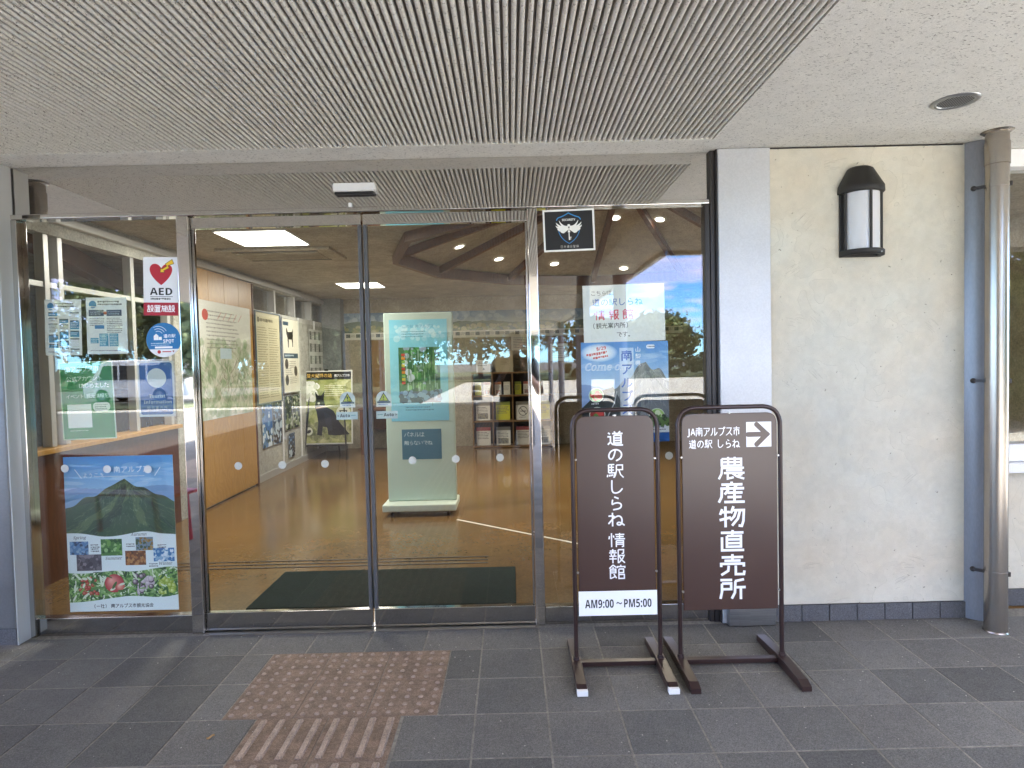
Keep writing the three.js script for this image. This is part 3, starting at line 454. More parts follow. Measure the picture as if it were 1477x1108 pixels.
door('glass sliding door between the poster covered pane and its twin', -1.72, -0.796, 1);
door('glass sliding door showing the pale green display board behind it', -0.786, 0.106, -1);

const sensor = thing('door_sensor', 'white automatic door sensor box on the mirrored transom', 'sensor', [-0.82, 2.408, 0.0]);
part(sensor, 'cover', rbox(0.226, 0.046, 0.04, 0.008, 3), M.white, [0, 0.008, 0.021]);
part(sensor, 'lens_strip', rbox(0.212, 0.013, 0.034, 0.004, 2), M.black, [0, -0.0218, 0.018]);
const nub = thing('door_stop', 'small white plastic nub on the door header', 'door stop', [-0.845, HY + 0.038, 0.02]);
part(nub, 'cap', rbox(0.02, 0.026, 0.02, 0.005, 2), M.white, [0, 0, 0]); part(nub, 'plate', rbox(0.036, 0.004, 0.018, 0.001), M.steel, [0, -0.012, 0]);

// aluminium posts either side
const lp = thing('aluminium_post', 'light grey aluminium corner post beside the poster covered pane', 'post', [-2.86, 0, 0.03]);
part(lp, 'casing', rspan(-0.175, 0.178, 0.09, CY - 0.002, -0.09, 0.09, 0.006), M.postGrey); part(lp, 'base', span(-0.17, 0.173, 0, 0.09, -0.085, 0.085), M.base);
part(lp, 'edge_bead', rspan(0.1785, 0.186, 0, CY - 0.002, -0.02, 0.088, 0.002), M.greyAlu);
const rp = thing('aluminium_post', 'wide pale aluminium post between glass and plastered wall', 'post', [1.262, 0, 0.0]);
part(rp, 'casing', rspan(-0.133, 0.145, 0.002, CY - 0.002, -0.05, 0.06, 0.004), M.alu);
part(rp, 'shadow_gap', span(-0.167, -0.134, 0.002, CY - 0.002, -0.05, 0.03), M.darkFrame);
part(rp, 'gap_lip', rspan(-0.142, -0.1345, 0.002, CY - 0.002, 0.031, 0.05, 0.002), M.darkFrame);
part(rp, 'kick_cover', rspan(-0.115, 0.14, 0.004, 0.105, 0.061, 0.105, 0.005), M.steel);

// plaster wall with skirting tiles
const pw = thing('plaster_wall', 'cream trowelled plaster wall carrying the black lantern', 'wall', [0, 0, 0]);
part(pw, 'render', span(1.408, 2.5, 0.096, CY - 0.002, -0.2, 0.05), M.plaster);
part(pw, 'footing', span(1.408, 2.5, 0, 0.095, -0.2, 0.04), M.grout);
for (let i = 0; i < 7; i++) { const a = 1.41 + i * 0.1515; part(pw, 'skirting_tile', rbox(0.1475, 0.09, 0.014, 0.002, 1, i * 0.3, i * 0.17), M.base, [a + 0.0757, 0.0465, 0.0505]); }
part(pw, 'top_bead', span(1.41, 2.44, CY - 0.009, CY - 0.003, 0.0505, 0.056), M.darkFrame);

// column and downpipes
const col = thing('round_column', 'blue grey painted round column at the end of the plaster wall', 'column', [2.565, 0, -0.01]);
part(col, 'shaft', cyl(0.128, 0.128, CY - 0.004, 48), M.column, [0, CY / 2, 0]);
function downpipe(x, z, label, side) {
  const d = thing('downpipe', label, 'pipe', [x, 0, z]);
  part(d, 'pipe', cyl(0.0525, 0.0525, 2.4, 36), M.pipe, [0, 1.201, 0]);
  part(d, 'socket', cyl(0.056, 0.0555, 0.11, 36), M.pipe, [0, 2.457, 0]);
  part(d, 'flange', cyl(0.072, 0.06, 0.008, 36), M.pipe, [0, 2.565, 0]); part(d, 'neck', cyl(0.052, 0.052, 0.05, 30), M.pipe, [0, 2.536, 0]);
  part(d, 'foot_ring', cyl(0.056, 0.058, 0.006, 36), M.pipe, [0, 0.004, 0]);
  for (const y of [0.309, 1.304, 2.299]) {
    const b = part(d, 'bracket', cyl(0.0545, 0.0545, 0.022, 36), M.pipe, [0, y, 0]);
    part(b, 'arm', join([bar([-0.046 * side, 0, -0.02], [-0.075 * side, 0, -0.055], 0.016, 0.014), new THREE.SphereGeometry(0.014, 12, 8).translate(-0.078 * side, 0, -0.058)]), M.darkFrame); part(b, 'bolt', rbox(0.012, 0.024, 0.014, 0.002), M.darkFrame, [0.04 * side, 0, 0.037]);
  }
  return d;
}
downpipe(2.495, 0.225, 'tall brown steel downpipe standing in front of the round column', 1);
downpipe(-2.755, 0.28, 'brown steel downpipe by the aluminium corner post mirrored in the transom', 1);

// window bay beyond the column
const wb = thing('shop_window', 'white framed shop window beyond the steel downpipe', 'window', [0, 0, 0]);
part(wb, 'wall_panel', span(2.62, 5.5, 0.1, 0.77, -0.35, -0.1), M.plaster);
for (let i = 0; i < 10; i++) part(wb, 'skirting_tile', rbox(0.1475, 0.095, 0.014, 0.002, 1, i * 0.3, i * 0.2), M.base, [2.7 + i * 0.1515, 0.05, -0.094]);
part(wb, 'footing', span(2.62, 5.5, 0, 0.099, -0.35, -0.102), M.grout);
part(wb, 'sill', rspan(2.6, 5.5, 0.772, 0.83, -0.3, -0.03, 0.008), M.white); part(wb, 'bottom_frame', rspan(2.6, 5.5, 0.832, 0.93, -0.2, -0.07, 0.006), M.white);
part(wb, 'head_frame', rspan(2.6, 5.5, 2.47, CY - 0.002, -0.2, -0.05, 0.006), M.white);
part(wb, 'glass', span(2.6, 5.5, 0.931, 2.469, -0.14, -0.13), M.glass);
part(wb, 'frame_post', rspan(3.55, 3.61, 0.932, 2.468, -0.17, -0.08, 0.004), M.white);

// wall lantern
const lan = thing('wall_lantern', 'black half round wall lantern with frosted white glass', 'lantern', [1.888, 1.975, 0.051]);
const HP = Math.PI, lathe = (pts, n = 28) => new THREE.LatheGeometry(pts.map((p) => new THREE.Vector2(...p)), n, -HP / 2, HP);
part(lan, 'back_plate', rbox(0.222, 0.345, 0.014, 0.003, 2), M.lampBlack, [0, 0.1735, 0.007]);
part(lan, 'hood', join([lathe([[0.0, 0.478], [0.05, 0.476], [0.066, 0.466], [0.118, 0.372], [0.12, 0.342], [0.112, 0.334], [0.096, 0.334], [0.0, 0.334]]), metric(new THREE.ShapeGeometry((() => { const q = new THREE.Shape(); q.moveTo(-0.12, 0.334); q.lineTo(0.12, 0.334); q.lineTo(0.118, 0.372); q.lineTo(0.066, 0.466); q.lineTo(0.05, 0.476); q.lineTo(-0.05, 0.476); q.lineTo(-0.066, 0.466); q.lineTo(-0.118, 0.372); return q; })()))]), M.lampBlack, [0, 0, 0.002]);
part(lan, 'base_ring', lathe([[0.086, 0.006], [0.112, 0.004], [0.113, 0.03], [0.108, 0.034], [0.09, 0.034], [0.086, 0.006]]), M.lampBlack, [0, 0, 0.012]);
part(lan, 'shade', lathe([[0.0, 0.022], [0.088, 0.022], [0.091, 0.03], [0.091, 0.34]]), M.lampGlass, [0, 0, 0.012]);
for (const a of [-1.3, 0, 1.3]) part(lan, 'bar', rbox(0.011, 0.31, 0.011, 0.002), M.lampBlack, [Math.sin(a) * 0.1, 0.185, 0.012 + Math.cos(a) * 0.1]);
part(lan, 'screw', cyl(0.004, 0.004, 0.006, 10), M.steel, [0.055, 0.014, 0.11], [Math.PI / 2, 0, 0]);
// ------------------------------------------------------------------ brown sign stands
function rounded(x0, x1, y0, y1, r) { const s = new THREE.Shape(); s.moveTo(x0, y0); s.lineTo(x1, y0); s.lineTo(x1, y1 - r); s.quadraticCurveTo(x1, y1, x1 - r, y1); s.lineTo(x0 + r, y1); s.quadraticCurveTo(x0, y1, x0, y1 - r); s.lineTo(x0, y0); return s; }
function boxUV(g, x0, x1, y0, y1) { const p = g.attributes.position, uv = new Float32Array(p.count * 2); for (let i = 0; i < p.count; i++) { uv[i * 2] = (p.getX(i) - x0) / (x1 - x0); uv[i * 2 + 1] = (p.getY(i) - y0) / (y1 - y0); } g.setAttribute('uv', new THREE.BufferAttribute(uv, 2)); return g; }
function signStand(label, cx, W, py0, art, taped) {
  const h = W / 2, s = thing('sign_stand', label, 'sign', [cx, 0, 0.53], undefined);
  const top = 1.225, r = 0.075, pts = [[-h, 0.04, 0], [-h, 0.5, 0], [-h, top - r - 0.02, 0], [-h, top - r, 0], [-h + r * 0.1, top - r * 0.6, 0], [-h + r * 0.29, top - r * 0.29, 0], [-h + r * 0.6, top - r * 0.1, 0], [-h + r, top, 0], [0, top, 0], [h - r, top, 0], [h - r * 0.6, top - r * 0.1, 0], [h - r * 0.29, top - r * 0.29, 0], [h - r * 0.1, top - r * 0.6, 0], [h, top - r, 0], [h, top - r - 0.02, 0], [h, 0.5, 0], [h, 0.04, 0]];
  part(s, 'tube_frame', tube(pts, 0.0105, 140, false, 14), M.brownTube);
  const pw_ = h - 0.019, py1 = top - 0.03, g = new THREE.ExtrudeGeometry(rounded(-pw_, pw_, py0, py1, 0.05), { depth: 0.006, bevelEnabled: true, bevelSize: 0.0015, bevelThickness: 0.0015, bevelSegments: 1, curveSegments: 10 }).translate(0, 0, -0.003);
  const panel = part(s, 'panel', g, M.brown);
  const [c, x] = canvas(640, Math.round(640 * (py1 - py0) / (2 * pw_))); rect(x, '#453029', 0, 0, c.width, c.height); art(x, c.width, c.height);
  part(panel, 'lettering', boxUV(new THREE.ShapeGeometry(rounded(-pw_ + 0.001, pw_ - 0.001, py0 + 0.001, py1 - 0.001, 0.049), 10), -pw_, pw_, py0, py1), new THREE.MeshPhysicalMaterial({ map: tex(c), roughness: 0.32, clearcoat: 0.22, clearcoatRoughness: 0.15 }), [0, 0, 0.0056]);
  for (const [bx, by] of [[-pw_ - 0.005, py1 - 0.2], [pw_ + 0.005, py1 - 0.2], [-pw_ - 0.005, py0 + 0.09], [pw_ + 0.005, py0 + 0.09], [0, py1 + 0.004]]) part(s, 'bolt', join([cyl(0.0045, 0.0045, 0.008, 10).rotateX(Math.PI / 2).translate(0, 0, 0.006), box(0.016, 0.006, 0.004)]), M.steel, [bx, by, 0.003]);
  const fs = new THREE.Shape(); fs.moveTo(-0.255, 0.004); fs.lineTo(0.255, 0.004); fs.lineTo(0.255, 0.022); fs.lineTo(0.215, 0.036); fs.lineTo(0.03, 0.045); fs.lineTo(-0.03, 0.045); fs.lineTo(-0.255, 0.03);
  for (const q of [-1, 1]) {
    const f = part(s, 'foot', new THREE.ExtrudeGeometry(fs, { depth: 0.041, bevelEnabled: true, bevelSize: 0.002, bevelThickness: 0.002, bevelSegments: 2 }).translate(0, 0, -0.0205).rotateY(-Math.PI / 2), M.brownTube, [q * h, -0.001, 0.0]);
    if (taped) part(f, 'tape', rbox(0.047, 0.024, 0.028, 0.002), M.white, [0, 0.0165, 0.247]);
    part(s, 'socket', cyl(0.014, 0.016, 0.02, 16), M.brownTube, [q * h, 0.05, 0]);
  }
  part(s, 'cross_bar', rbox(W - 0.044, 0.022, 0.034, 0.002), M.brownTube, [0, 0.021, -0.012]);
  return s;
}
const infoSign = signStand('narrow brown sign stand with white opening hours plate', 0.478, 0.398, 0.372, (x, w, h) => column(x, '道の駅しらね 情報館', w * 0.5, h * 0.083, w * 0.2, { w: 0.105, color: '#f3f3f5', pitch: 0.0925 * h / (0.2 * w), space: 0.3, sx: 1.1 }), true);
{
  const [c, x] = canvas(512, 160); rect(x, '#f4f6f8', 0, 0, 512, 160); x.save(); x.translate(256, 100); x.scale(0.86, 1.2); line(x, 'AM9:00', -250, -46, 64, { color: '#222', gap: 0.0 }); line(x, '〜', -2 - 12, -40, 46, { w: 0.12, color: '#222' }); line(x, 'PM5:00', 40, -46, 64, { color: '#222', gap: 0.0 }); x.restore();
  part(infoSign, 'hours_plate', sheetGeo(0.368, 0.116, 0.003), faced(c, 0.35), [0, 0.316, 0.013]);
}
signStand('wider brown sign stand with white arrow square', 1.012, 0.48, 0.27, (x, w, h) => {
  line(x, 'JA南アルプス市', w * 0.065, h * 0.066, w * 0.1, { w: 0.095, color: '#f3f3f5', gap: 0.03, sx: 0.76 }); line(x, '道の駅 しらね', w * 0.07, h * 0.128, w * 0.1, { w: 0.095, color: '#f3f3f5', gap: 0.05, sx: 0.8 });
  rect(x, '#f3f3f5', w * 0.68, h * 0.045, w * 0.265, w * 0.265); x.strokeStyle = '#453029'; x.lineWidth = w * 0.052; x.lineJoin = 'miter'; const cy = h * 0.045 + w * 0.1325;
  x.beginPath(); x.moveTo(w * 0.7, cy); x.lineTo(w * 0.9, cy); x.stroke(); x.beginPath(); x.moveTo(w * 0.79, cy - w * 0.105); x.lineTo(w * 0.897, cy); x.lineTo(w * 0.79, cy + w * 0.105); x.stroke();
  column(x, '農産物直売所', w * 0.52, h * 0.222, w * 0.235, { w: 0.118, color: '#f3f5f8', pitch: 0.1235 * h / (0.235 * w), sx: 1.22 });
}, false);
// ------------------------------------------------------------------ papers on the glass (inside face)
const ZP = -0.0142;
function onGlass(name, label, cat, x0, x1, y0, y1, c, tilt = 0, group, z = ZP) { return solo(name, label, cat, sheetGeo(x1 - x0, y1 - y0), faced(c, 0.5), [(x0 + x1) / 2, (y0 + y1) / 2, z], group, [0, 0, tilt]); }
{ // AED plate
  const [c, x] = canvas(320, 540); rect(x, '#f2f3f4', 0, 0, 320, 540);
  x.fillStyle = '#c01528'; x.beginPath(); x.moveTo(165, 258); x.bezierCurveTo(20, 150, 50, 60, 110, 62); x.bezierCurveTo(150, 64, 165, 100, 167, 108); x.bezierCurveTo(175, 80, 200, 62, 225, 66); x.bezierCurveTo(290, 76, 290, 165, 165, 258); x.fill();
  x.strokeStyle = '#5a4a10'; x.lineWidth = 4; const bolt = [[268, 20], [205, 62], [218, 84], [172, 112], [164, 98], [156, 140], [198, 140], [188, 126], [240, 100], [228, 78], [284, 60]]; poly(x, '#f3c81e', bolt); x.beginPath(); bolt.forEach((p, i) => (i ? x.lineTo(...p) : x.moveTo(...p))); x.closePath(); x.stroke();
  x.fillStyle = '#111'; x.font = 'bold 92px sans-serif'; x.textAlign = 'center'; x.save(); x.translate(166, 350); x.scale(1.22, 1); x.fillText('AED', 0, 0); x.restore(); rect(x, '#111', 62, 362, 208, 4); print(x, 66, 376, 205, 1, 26, '#666', 0.7);
  rect(x, '#b5122b', 0, 420, 320, 120); line(x, '設置施設', 160, 444, 64, { w: 0.13, color: '#fff', gap: 0.02, align: 'center' });
  onGlass('defibrillator_notice', 'white AED notice with red heart and red lower band', 'notice', -1.99, -1.802, 1.755, 2.072, c, -0.03, undefined, -0.0006);
}
{ // spot disc
  const [c, x] = canvas(256, 256); rect(x, '#1b78b4', 0, 0, 256, 256); rect(x, '#f2f2f2', 0, 196, 256, 60);
  x.strokeStyle = '#e8f0f4'; x.lineWidth = 4; for (const r of [34, 52, 70]) { x.beginPath(); x.arc(90, 96, r, -2.1, -0.5); x.stroke(); }
  poly(x, '#fff', [[56, 128], [56, 96], [74, 80], [92, 96], [92, 128]]); rect(x, '#fff', 94, 104, 22, 24); line(x, '道の駅', 128, 84, 30, { w: 0.12, color: '#fff', gap: 0 }); x.fillStyle = '#fff'; x.font = 'bold 34px sans-serif'; x.fillText('SPOT', 124, 148);
  print(x, 34, 150, 180, 2, 14, '#dbe8f0', 0.4); rect(x, '#fff', 62, 176, 130, 14); disc(x, '#c22b2b', 92, 216, 13); rect(x, '#c22b2b', 116, 212, 66, 7); poly(x, '#8a2b2b', [[190, 208], [206, 208], [198, 222]]);
  const g = cyl(0.094, 0.094, 0.0016, 48).rotateX(Math.PI / 2).rotateZ(0); const m = boxUV(g, -0.094, 0.094, -0.094, 0.094);
  solo('spot_sticker', 'round blue sticker reading SPOT with a white house symbol', 'sticker', m, sheetMat(c, 0.45), [-1.893, 1.622, -0.0006]);
}
{ // tourist information plate
  const [c, x] = canvas(300, 460); rect(x, '#c7cfcf', 0, 0, 300, 460); x.fillStyle = '#2a5f9c'; x.beginPath(); x.roundRect(14, 12, 272, 430, 22); x.fill(); disc(x, '#c9d2cf', 155, 140, 80);
  x.fillStyle = '#c9d2cf'; x.textAlign = 'center'; x.font = 'bold 40px sans-serif'; x.fillText('Tourist', 155, 304); x.fillText('Information', 158, 352); x.textAlign = 'left'; line(x, '観光案内所', 152, 374, 28, { w: 0.08, color: '#aebfca', gap: 0.28, align: 'center' });
  for (let k = 0; k < 40; k++) { x.fillStyle = `rgba(210,222,226,${rr(0.06, 0.2)})`; x.fillRect(rr(10, 280), rr(250, 440), rr(2, 9), rr(10, 60)); }
  onGlass('information_plate', 'blue Tourist Information plate with a big pale disc', 'sign', -2.05, -1.852, 1.202, 1.508, c, 0.0);
}
// two leaflets
function leaflet(kind) {
  const [c, x] = canvas(300, 420); rect(x, '#e6ebe8', 0, 0, 300, 420); disc(x, '#2b7fae', 50, 52, 28); rect(x, '#e6ebe8', 20, 66, 60, 5); print(x, 86, 26, 190, 2, 20, '#444', 0.6);
  if (!kind) { for (let i = 0; i < 3; i++) { const a = 30 + i * 88; let y = 95 + (i === 1 ? 50 : 0); while (y < 370) { const h = rr(24, 74); rect(x, rnd() < 0.45 ? '#3a86ab' : '#d4dbd8', a, y, 74, h); rect(x, '#555d60', a, y, 74, 9); print(x, a + 5, y + 16, 62, Math.floor((h - 16) / 11), 11, rnd() < 0.5 ? '#eef' : '#6a7072', 0.5); y += h + 10; } } } else { rect(x, '#33415e', 18, 92, 112, 46); rect(x, '#33415e', 150, 92, 112, 46); print(x, 26, 104, 94, 2, 15, '#aab4c4', 0.5); print(x, 158, 104, 94, 2, 15, '#aab4c4', 0.5); disc(x, '#c0603a', 140, 115, 12); print(x, 24, 152, 120, 5, 13, '#666', 0.45); print(x, 150, 152, 120, 9, 13, '#666', 0.45); rect(x, '#3d7fb0', 60, 206, 70, 26); for (const [a, b, w, h] of [[26, 300, 60, 40], [92, 268, 66, 96], [166, 268, 66, 96]]) { rect(x, '#4f9ab4', a, b, w, h); print(x, a + 5, b + 8, w - 12, Math.floor(h / 12), 12, '#dce9ec', 0.5); } }
  print(x, 24, 392, 250, 1, 12, '#667', 0.5); return c;
}
onGlass('leaflet', 'white leaflet with three columns of blue boxes taped to the glass', 'leaflet', -2.546, -2.346, 1.551, 1.856, leaflet(0), -0.02);
onGlass('leaflet', 'white leaflet with two dark navy headings taped to the glass', 'leaflet', -2.318, -2.096, 1.553, 1.862, leaflet(1), -0.012);
{ // green notice
  const [c, x] = canvas(400, 580); rect(x, '#cfe3c8', 0, 0, 400, 580); rect(x, '#2f8a4b', 8, 8, 384, 564);
  line(x, '南アルプス市', 40, 34, 42, { w: 0.11, color: '#d8ecd4', gap: 0.02 }); line(x, '公式アカウント', 50, 108, 38, { w: 0.11, color: '#e6f3e2', gap: 0.02 }); line(x, 'はじめました', 140, 160, 38, { w: 0.12, color: '#eef7ea', gap: 0 }); line(x, 'イベント 観光情報を', 40, 240, 34, { w: 0.1, color: '#d8ecd4', gap: 0 });
  rect(x, '#e9efe4', 44, 316, 180, 176); x.fillStyle = '#dfe9da'; x.beginPath(); x.roundRect(236, 306, 130, 66, 30); x.fill(); print(x, 252, 322, 96, 3, 15, '#7f8f7c', 0.45); print(x, 56, 510, 150, 1, 14, '#cfe3c8', 0.5);
  onGlass('green_notice', 'green notice with a blank white square and speech bubble', 'notice', -2.478, -2.184, 1.086, 1.514, c, 0.018);
}
{ // mountain poster
  const [c, x] = canvas(700, 990); rect(x, '#e8f2f4', 0, 0, 700, 990); mountain(x, 0, 0, 700, 520, { top: 0.28, peak: 0.55 });
  line(x, 'ようこそ', 120, 104, 30, { w: 0.1, color: '#eef4f8', gap: 0.2 }); line(x, '南アルプス', 320, 66, 40, { w: 0.11, color: '#f4f8fa', gap: 0.16 }); print(x, 190, 126, 330, 1, 13, '#d5e4ee', 0.5); x.strokeStyle = '#fff'; x.lineWidth = 4; x.beginPath(); x.moveTo(70, 80); x.lineTo(112, 138); x.moveTo(618, 76); x.lineTo(580, 130); x.stroke();
  x.fillStyle = '#e6f0f2'; x.beginPath(); x.moveTo(0, 486); x.bezierCurveTo(150, 480, 180, 520, 300, 510); x.bezierCurveTo(420, 500, 470, 470, 560, 490); x.bezierCurveTo(620, 505, 660, 500, 700, 506); x.lineTo(700, 760); x.lineTo(0, 760); x.fill();
  photo(x, 16, 540, 120, 84, ['#5b86b4', '#7fa3c6', '#3c5370', '#94b3cc']); photo(x, 216, 528, 136, 106, ['#4d7d3c', '#6fa04e', '#2f5a2a', '#9cc27e']); photo(x, 440, 520, 112, 84, ['#7a8e9c', '#8b6c3a', '#4a5c3c', '#a88a52']); photo(x, 552, 592, 134, 86, ['#3f78ae', '#dfe9f2', '#8fb2d0', '#b8cfe0']); photo(x, 56, 624, 160, 104, ['#55505a', '#6d6670', '#8a808a', '#463f48']); photo(x, 370, 606, 132, 92, ['#7a4a2a', '#a56a3a', '#5a3a22', '#b88450']);
  for (const [t, a, b] of [['Spring', 40, 524], ['Summer', 240, 660], ['Autumn', 410, 510], ['Winter', 580, 700]]) { x.fillStyle = '#333'; x.font = 'italic 26px serif'; x.fillText(t, a, b); } for (const [a, b] of [[150, 560], [150, 586], [378, 560], [580, 570], [520, 690], [160, 736]]) print(x, a, b, 56, 2, 14, '#555', 0.5);
  x.save(); x.beginPath(); x.moveTo(0, 740); x.bezierCurveTo(160, 760, 260, 720, 360, 736); x.bezierCurveTo(480, 750, 600, 700, 700, 716); x.lineTo(700, 890); x.bezierCurveTo(560, 930, 460, 880, 330, 900); x.bezierCurveTo(200, 915, 100, 930, 0, 930); x.clip(); rect(x, '#4f7a3c', 0, 700, 700, 240); leaves(x, 0, 700, 700, 240, 900, ['#3f6b33', '#7fae5a', '#a9c98a', '#2f5230', '#dfe9d2', '#5f8a45', '#8ab06a'], 26);
  for (let k = 0; k < 26; k++) fruit(x, rr(70, 180), rr(770, 880), rr(9, 15), '#a02a1e', '#e58a78'); fruit(x, 292, 812, 62, '#b8323a', '#f0b0a0'); fruit(x, 330, 838, 30, '#c24a44', '#f2c0ae'); for (let k = 0; k < 22; k++) fruit(x, rr(425, 540), rr(765, 880), rr(13, 20), rnd() < 0.6 ? '#3a2236' : '#b9a8b4', '#e6dce2'); for (let k = 0; k < 22; k++) fruit(x, rr(590, 680), rr(770, 880), rr(13, 22), '#8aa326', '#e6edaa'); leaves(x, 0, 720, 700, 190, 60, ['#dfe9d2', '#3f6b33', '#7fae5a'], 30);
  x.restore();
  line(x, '（一社） 南アルプス市観光協会', 340, 944, 26, { w: 0.11, color: '#333', gap: 0.06, align: 'center' });
  onGlass('mountain_poster', 'large tourist poster of a green mountain with four fruit pictures', 'poster', -2.482, -1.878, 0.124, 0.99, c, 0.0);
}
{ // security plate
  const [c, x] = canvas(560, 450); rect(x, '#e9e9e4', 0, 0, 560, 450); rect(x, '#0c0d10', 20, 20, 520, 410);
  x.lineCap = 'round'; x.strokeStyle = '#2f86c4'; x.lineWidth = 11; x.beginPath(); x.moveTo(150, 112); x.quadraticCurveTo(160, 84, 190, 82); x.quadraticCurveTo(236, 66, 280, 40); x.quadraticCurveTo(326, 66, 372, 82); x.quadraticCurveTo(400, 86, 408, 112); x.stroke();
  x.lineWidth = 7; x.beginPath(); x.moveTo(168, 232); x.quadraticCurveTo(190, 320, 280, 366); x.quadraticCurveTo(372, 316, 394, 230); x.stroke();
  x.fillStyle = '#ecebe4'; x.font = 'bold 32px sans-serif'; x.textAlign = 'center'; x.fillText('SECURITY', 280, 124); x.textAlign = 'left';
  for (const s of [-1, 1]) for (let k = 0; k < 5; k++) { const a = [[104, -62], [138, -40], [142, -8], [126, 26], [92, 52]][k], b = [30, -20 + k * 12]; x.fillStyle = '#ecebe4'; x.beginPath(); x.moveTo(280 + s * 8, 176 + k * 8); x.quadraticCurveTo(280 + s * a[0] * 0.6, 190 + a[1] * 0.35 + 18, 280 + s * a[0], 190 + a[1] - 12); x.quadraticCurveTo(280 + s * (a[0] + 4), 190 + a[1] + 10, 280 + s * a[0] * 0.62, 190 + a[1] * 0.5 + 40); x.quadraticCurveTo(280 + s * 30, 236, 280 + s * 6, 220); x.fill(); }
  disc(x, '#ecebe4', 280, 172, 15); poly(x, '#0c0d10', [[272, 160], [280, 150], [288, 160]]); rect(x, '#ecebe4', 275, 200, 10, 130); poly(x, '#ecebe4', [[264, 246], [280, 214], [296, 246]]); rect(x, '#ecebe4', 284, 296, 20, 9); rect(x, '#ecebe4', 284, 314, 16, 9);
  line(x, '日本連合警備', 280, 384, 30, { w: 0.09, color: '#b9b6ae', gap: 0.14, align: 'center' });
  onGlass('security_plate', 'black security plate with white winged key in a blue shield', 'sign', 0.194, 0.474, 2.053, 2.28, c, 0.022, undefined, -0.0006);
}
{ // welcome notice
  const [c, x] = canvas(720, 520); rect(x, '#e3e5e2', 0, 0, 720, 520);
  line(x, 'こちらは、', 70, 50, 46, { w: 0.09, color: '#333', gap: 0.02 }); line(x, '道の駅しらね', 80, 122, 70, { w: 0.1, color: '#3c66ad', gap: 0.08 }); line(x, '情報館', 96, 224, 96, { w: 0.11, color: '#cf2436', gap: 0.3 }); line(x, '（観光案内所）', 54, 344, 52, { w: 0.09, color: '#333', gap: 0.02 }); line(x, 'です。', 290, 430, 48, { w: 0.09, color: '#333', gap: 0.04 });
  onGlass('welcome_notice', 'white notice with blue and red lettering above the mountain town poster', 'notice', 0.404, 0.852, 1.556, 1.868, c, 0.014);
}
{ // town poster
  const [c, x] = canvas(720, 860); mountain(x, 0, 0, 720, 860, { top: 0.2, peak: 0.74, sky: ['#4f8ed2', '#e2edf6'], far: '#8aa4cc', cols: ['#75787a', '#9a9b96', '#4d5256'], light: 'rgba(220,218,205,.5)' });
  poly(x, '#2c3330', [[0, 560], [150, 420], [260, 380], [330, 520], [300, 860], [0, 860]]); x.strokeStyle = 'rgba(225,225,220,.8)'; x.lineWidth = 9; x.beginPath(); x.moveTo(290, 420); x.lineTo(270, 520); x.lineTo(220, 620); x.lineTo(190, 720); x.stroke();
  for (let k = 0; k < 10; k++) { x.fillStyle = 'rgba(255,255,255,.25)'; x.beginPath(); x.ellipse(150, 90, 150 - k * 10, 78 - k * 5, 0, 0, 7); x.fill(); } x.save(); x.translate(150, 70); x.rotate(-0.16); x.textAlign = 'center'; x.fillStyle = '#c9302c'; x.font = 'bold 40px sans-serif'; x.fillText('8/29', 20, 0); print(x, -110, 14, 220, 1, 30, '#d05a50', 0.7); print(x, -60, 50, 130, 1, 26, '#d05a50', 0.7); x.restore();
  x.strokeStyle = 'rgba(255,255,255,.9)'; x.lineWidth = 3; x.font = 'italic 84px serif'; x.strokeText('Come on!', 24, 240);
  x.fillStyle = 'rgba(240,246,252,.62)'; x.fillRect(318, 52, 116, 710); column(x, '南アルプス市', 376, 74, 92, { w: 0.13, color: '#2d5fb4', pitch: 1.24 }); column(x, '山梨県', 470, 44, 46, { w: 0.1, color: '#f2f6fa', pitch: 1.3 }); x.fillStyle = '#eef4fa'; x.beginPath(); x.roundRect(540, 30, 70, 32, 14); x.fill(); print(x, 550, 40, 50, 1, 18, '#667', 0.5);
  for (const [a, b, r, cols] of [[120, 452, 62, ['#d24a44', '#8fc06a', '#e06a5c', '#cf3f3a']], [126, 618, 66, ['#c8302c', '#a02420', '#5f8a3c', '#d8473c']], [620, 640, 66, ['#7fae4a', '#a6cc6a', '#dfe8c0', '#5f8a3a']]]) { disc(x, '#dfe8d4', a, b, r); x.save(); x.beginPath(); x.arc(a, b, r - 6, 0, 7); x.clip(); rect(x, cols[1], a - r, b - r, r * 2, r * 2); rough(x, a - r * 0.5, b - r * 0.5, r, r, 16, cols, 12, 26); x.restore(); print(x, a - 40, b + r + 6, 80, 1, 22, '#eee', 0.6); }
  rect(x, '#e9edf0', 0, 716, 720, 66); print(x, 560, 730, 130, 2, 22, '#667', 0.5); rect(x, '#2467b8', 0, 782, 720, 78);
  rough(x, 560, 640, 160, 76, 60, ['#33502c', '#5a7a3c', '#24381f'], 8, 20); disc(x, '#e8ece6', 300, 690, 40); disc(x, '#e8ece6', 520, 690, 40);
  onGlass('town_poster', 'mountain town poster with blue vertical title and fruit circles', 'poster', 0.388, 0.868, 1.0, 1.555, c, 0.0, undefined, ZP - 0.003);
}
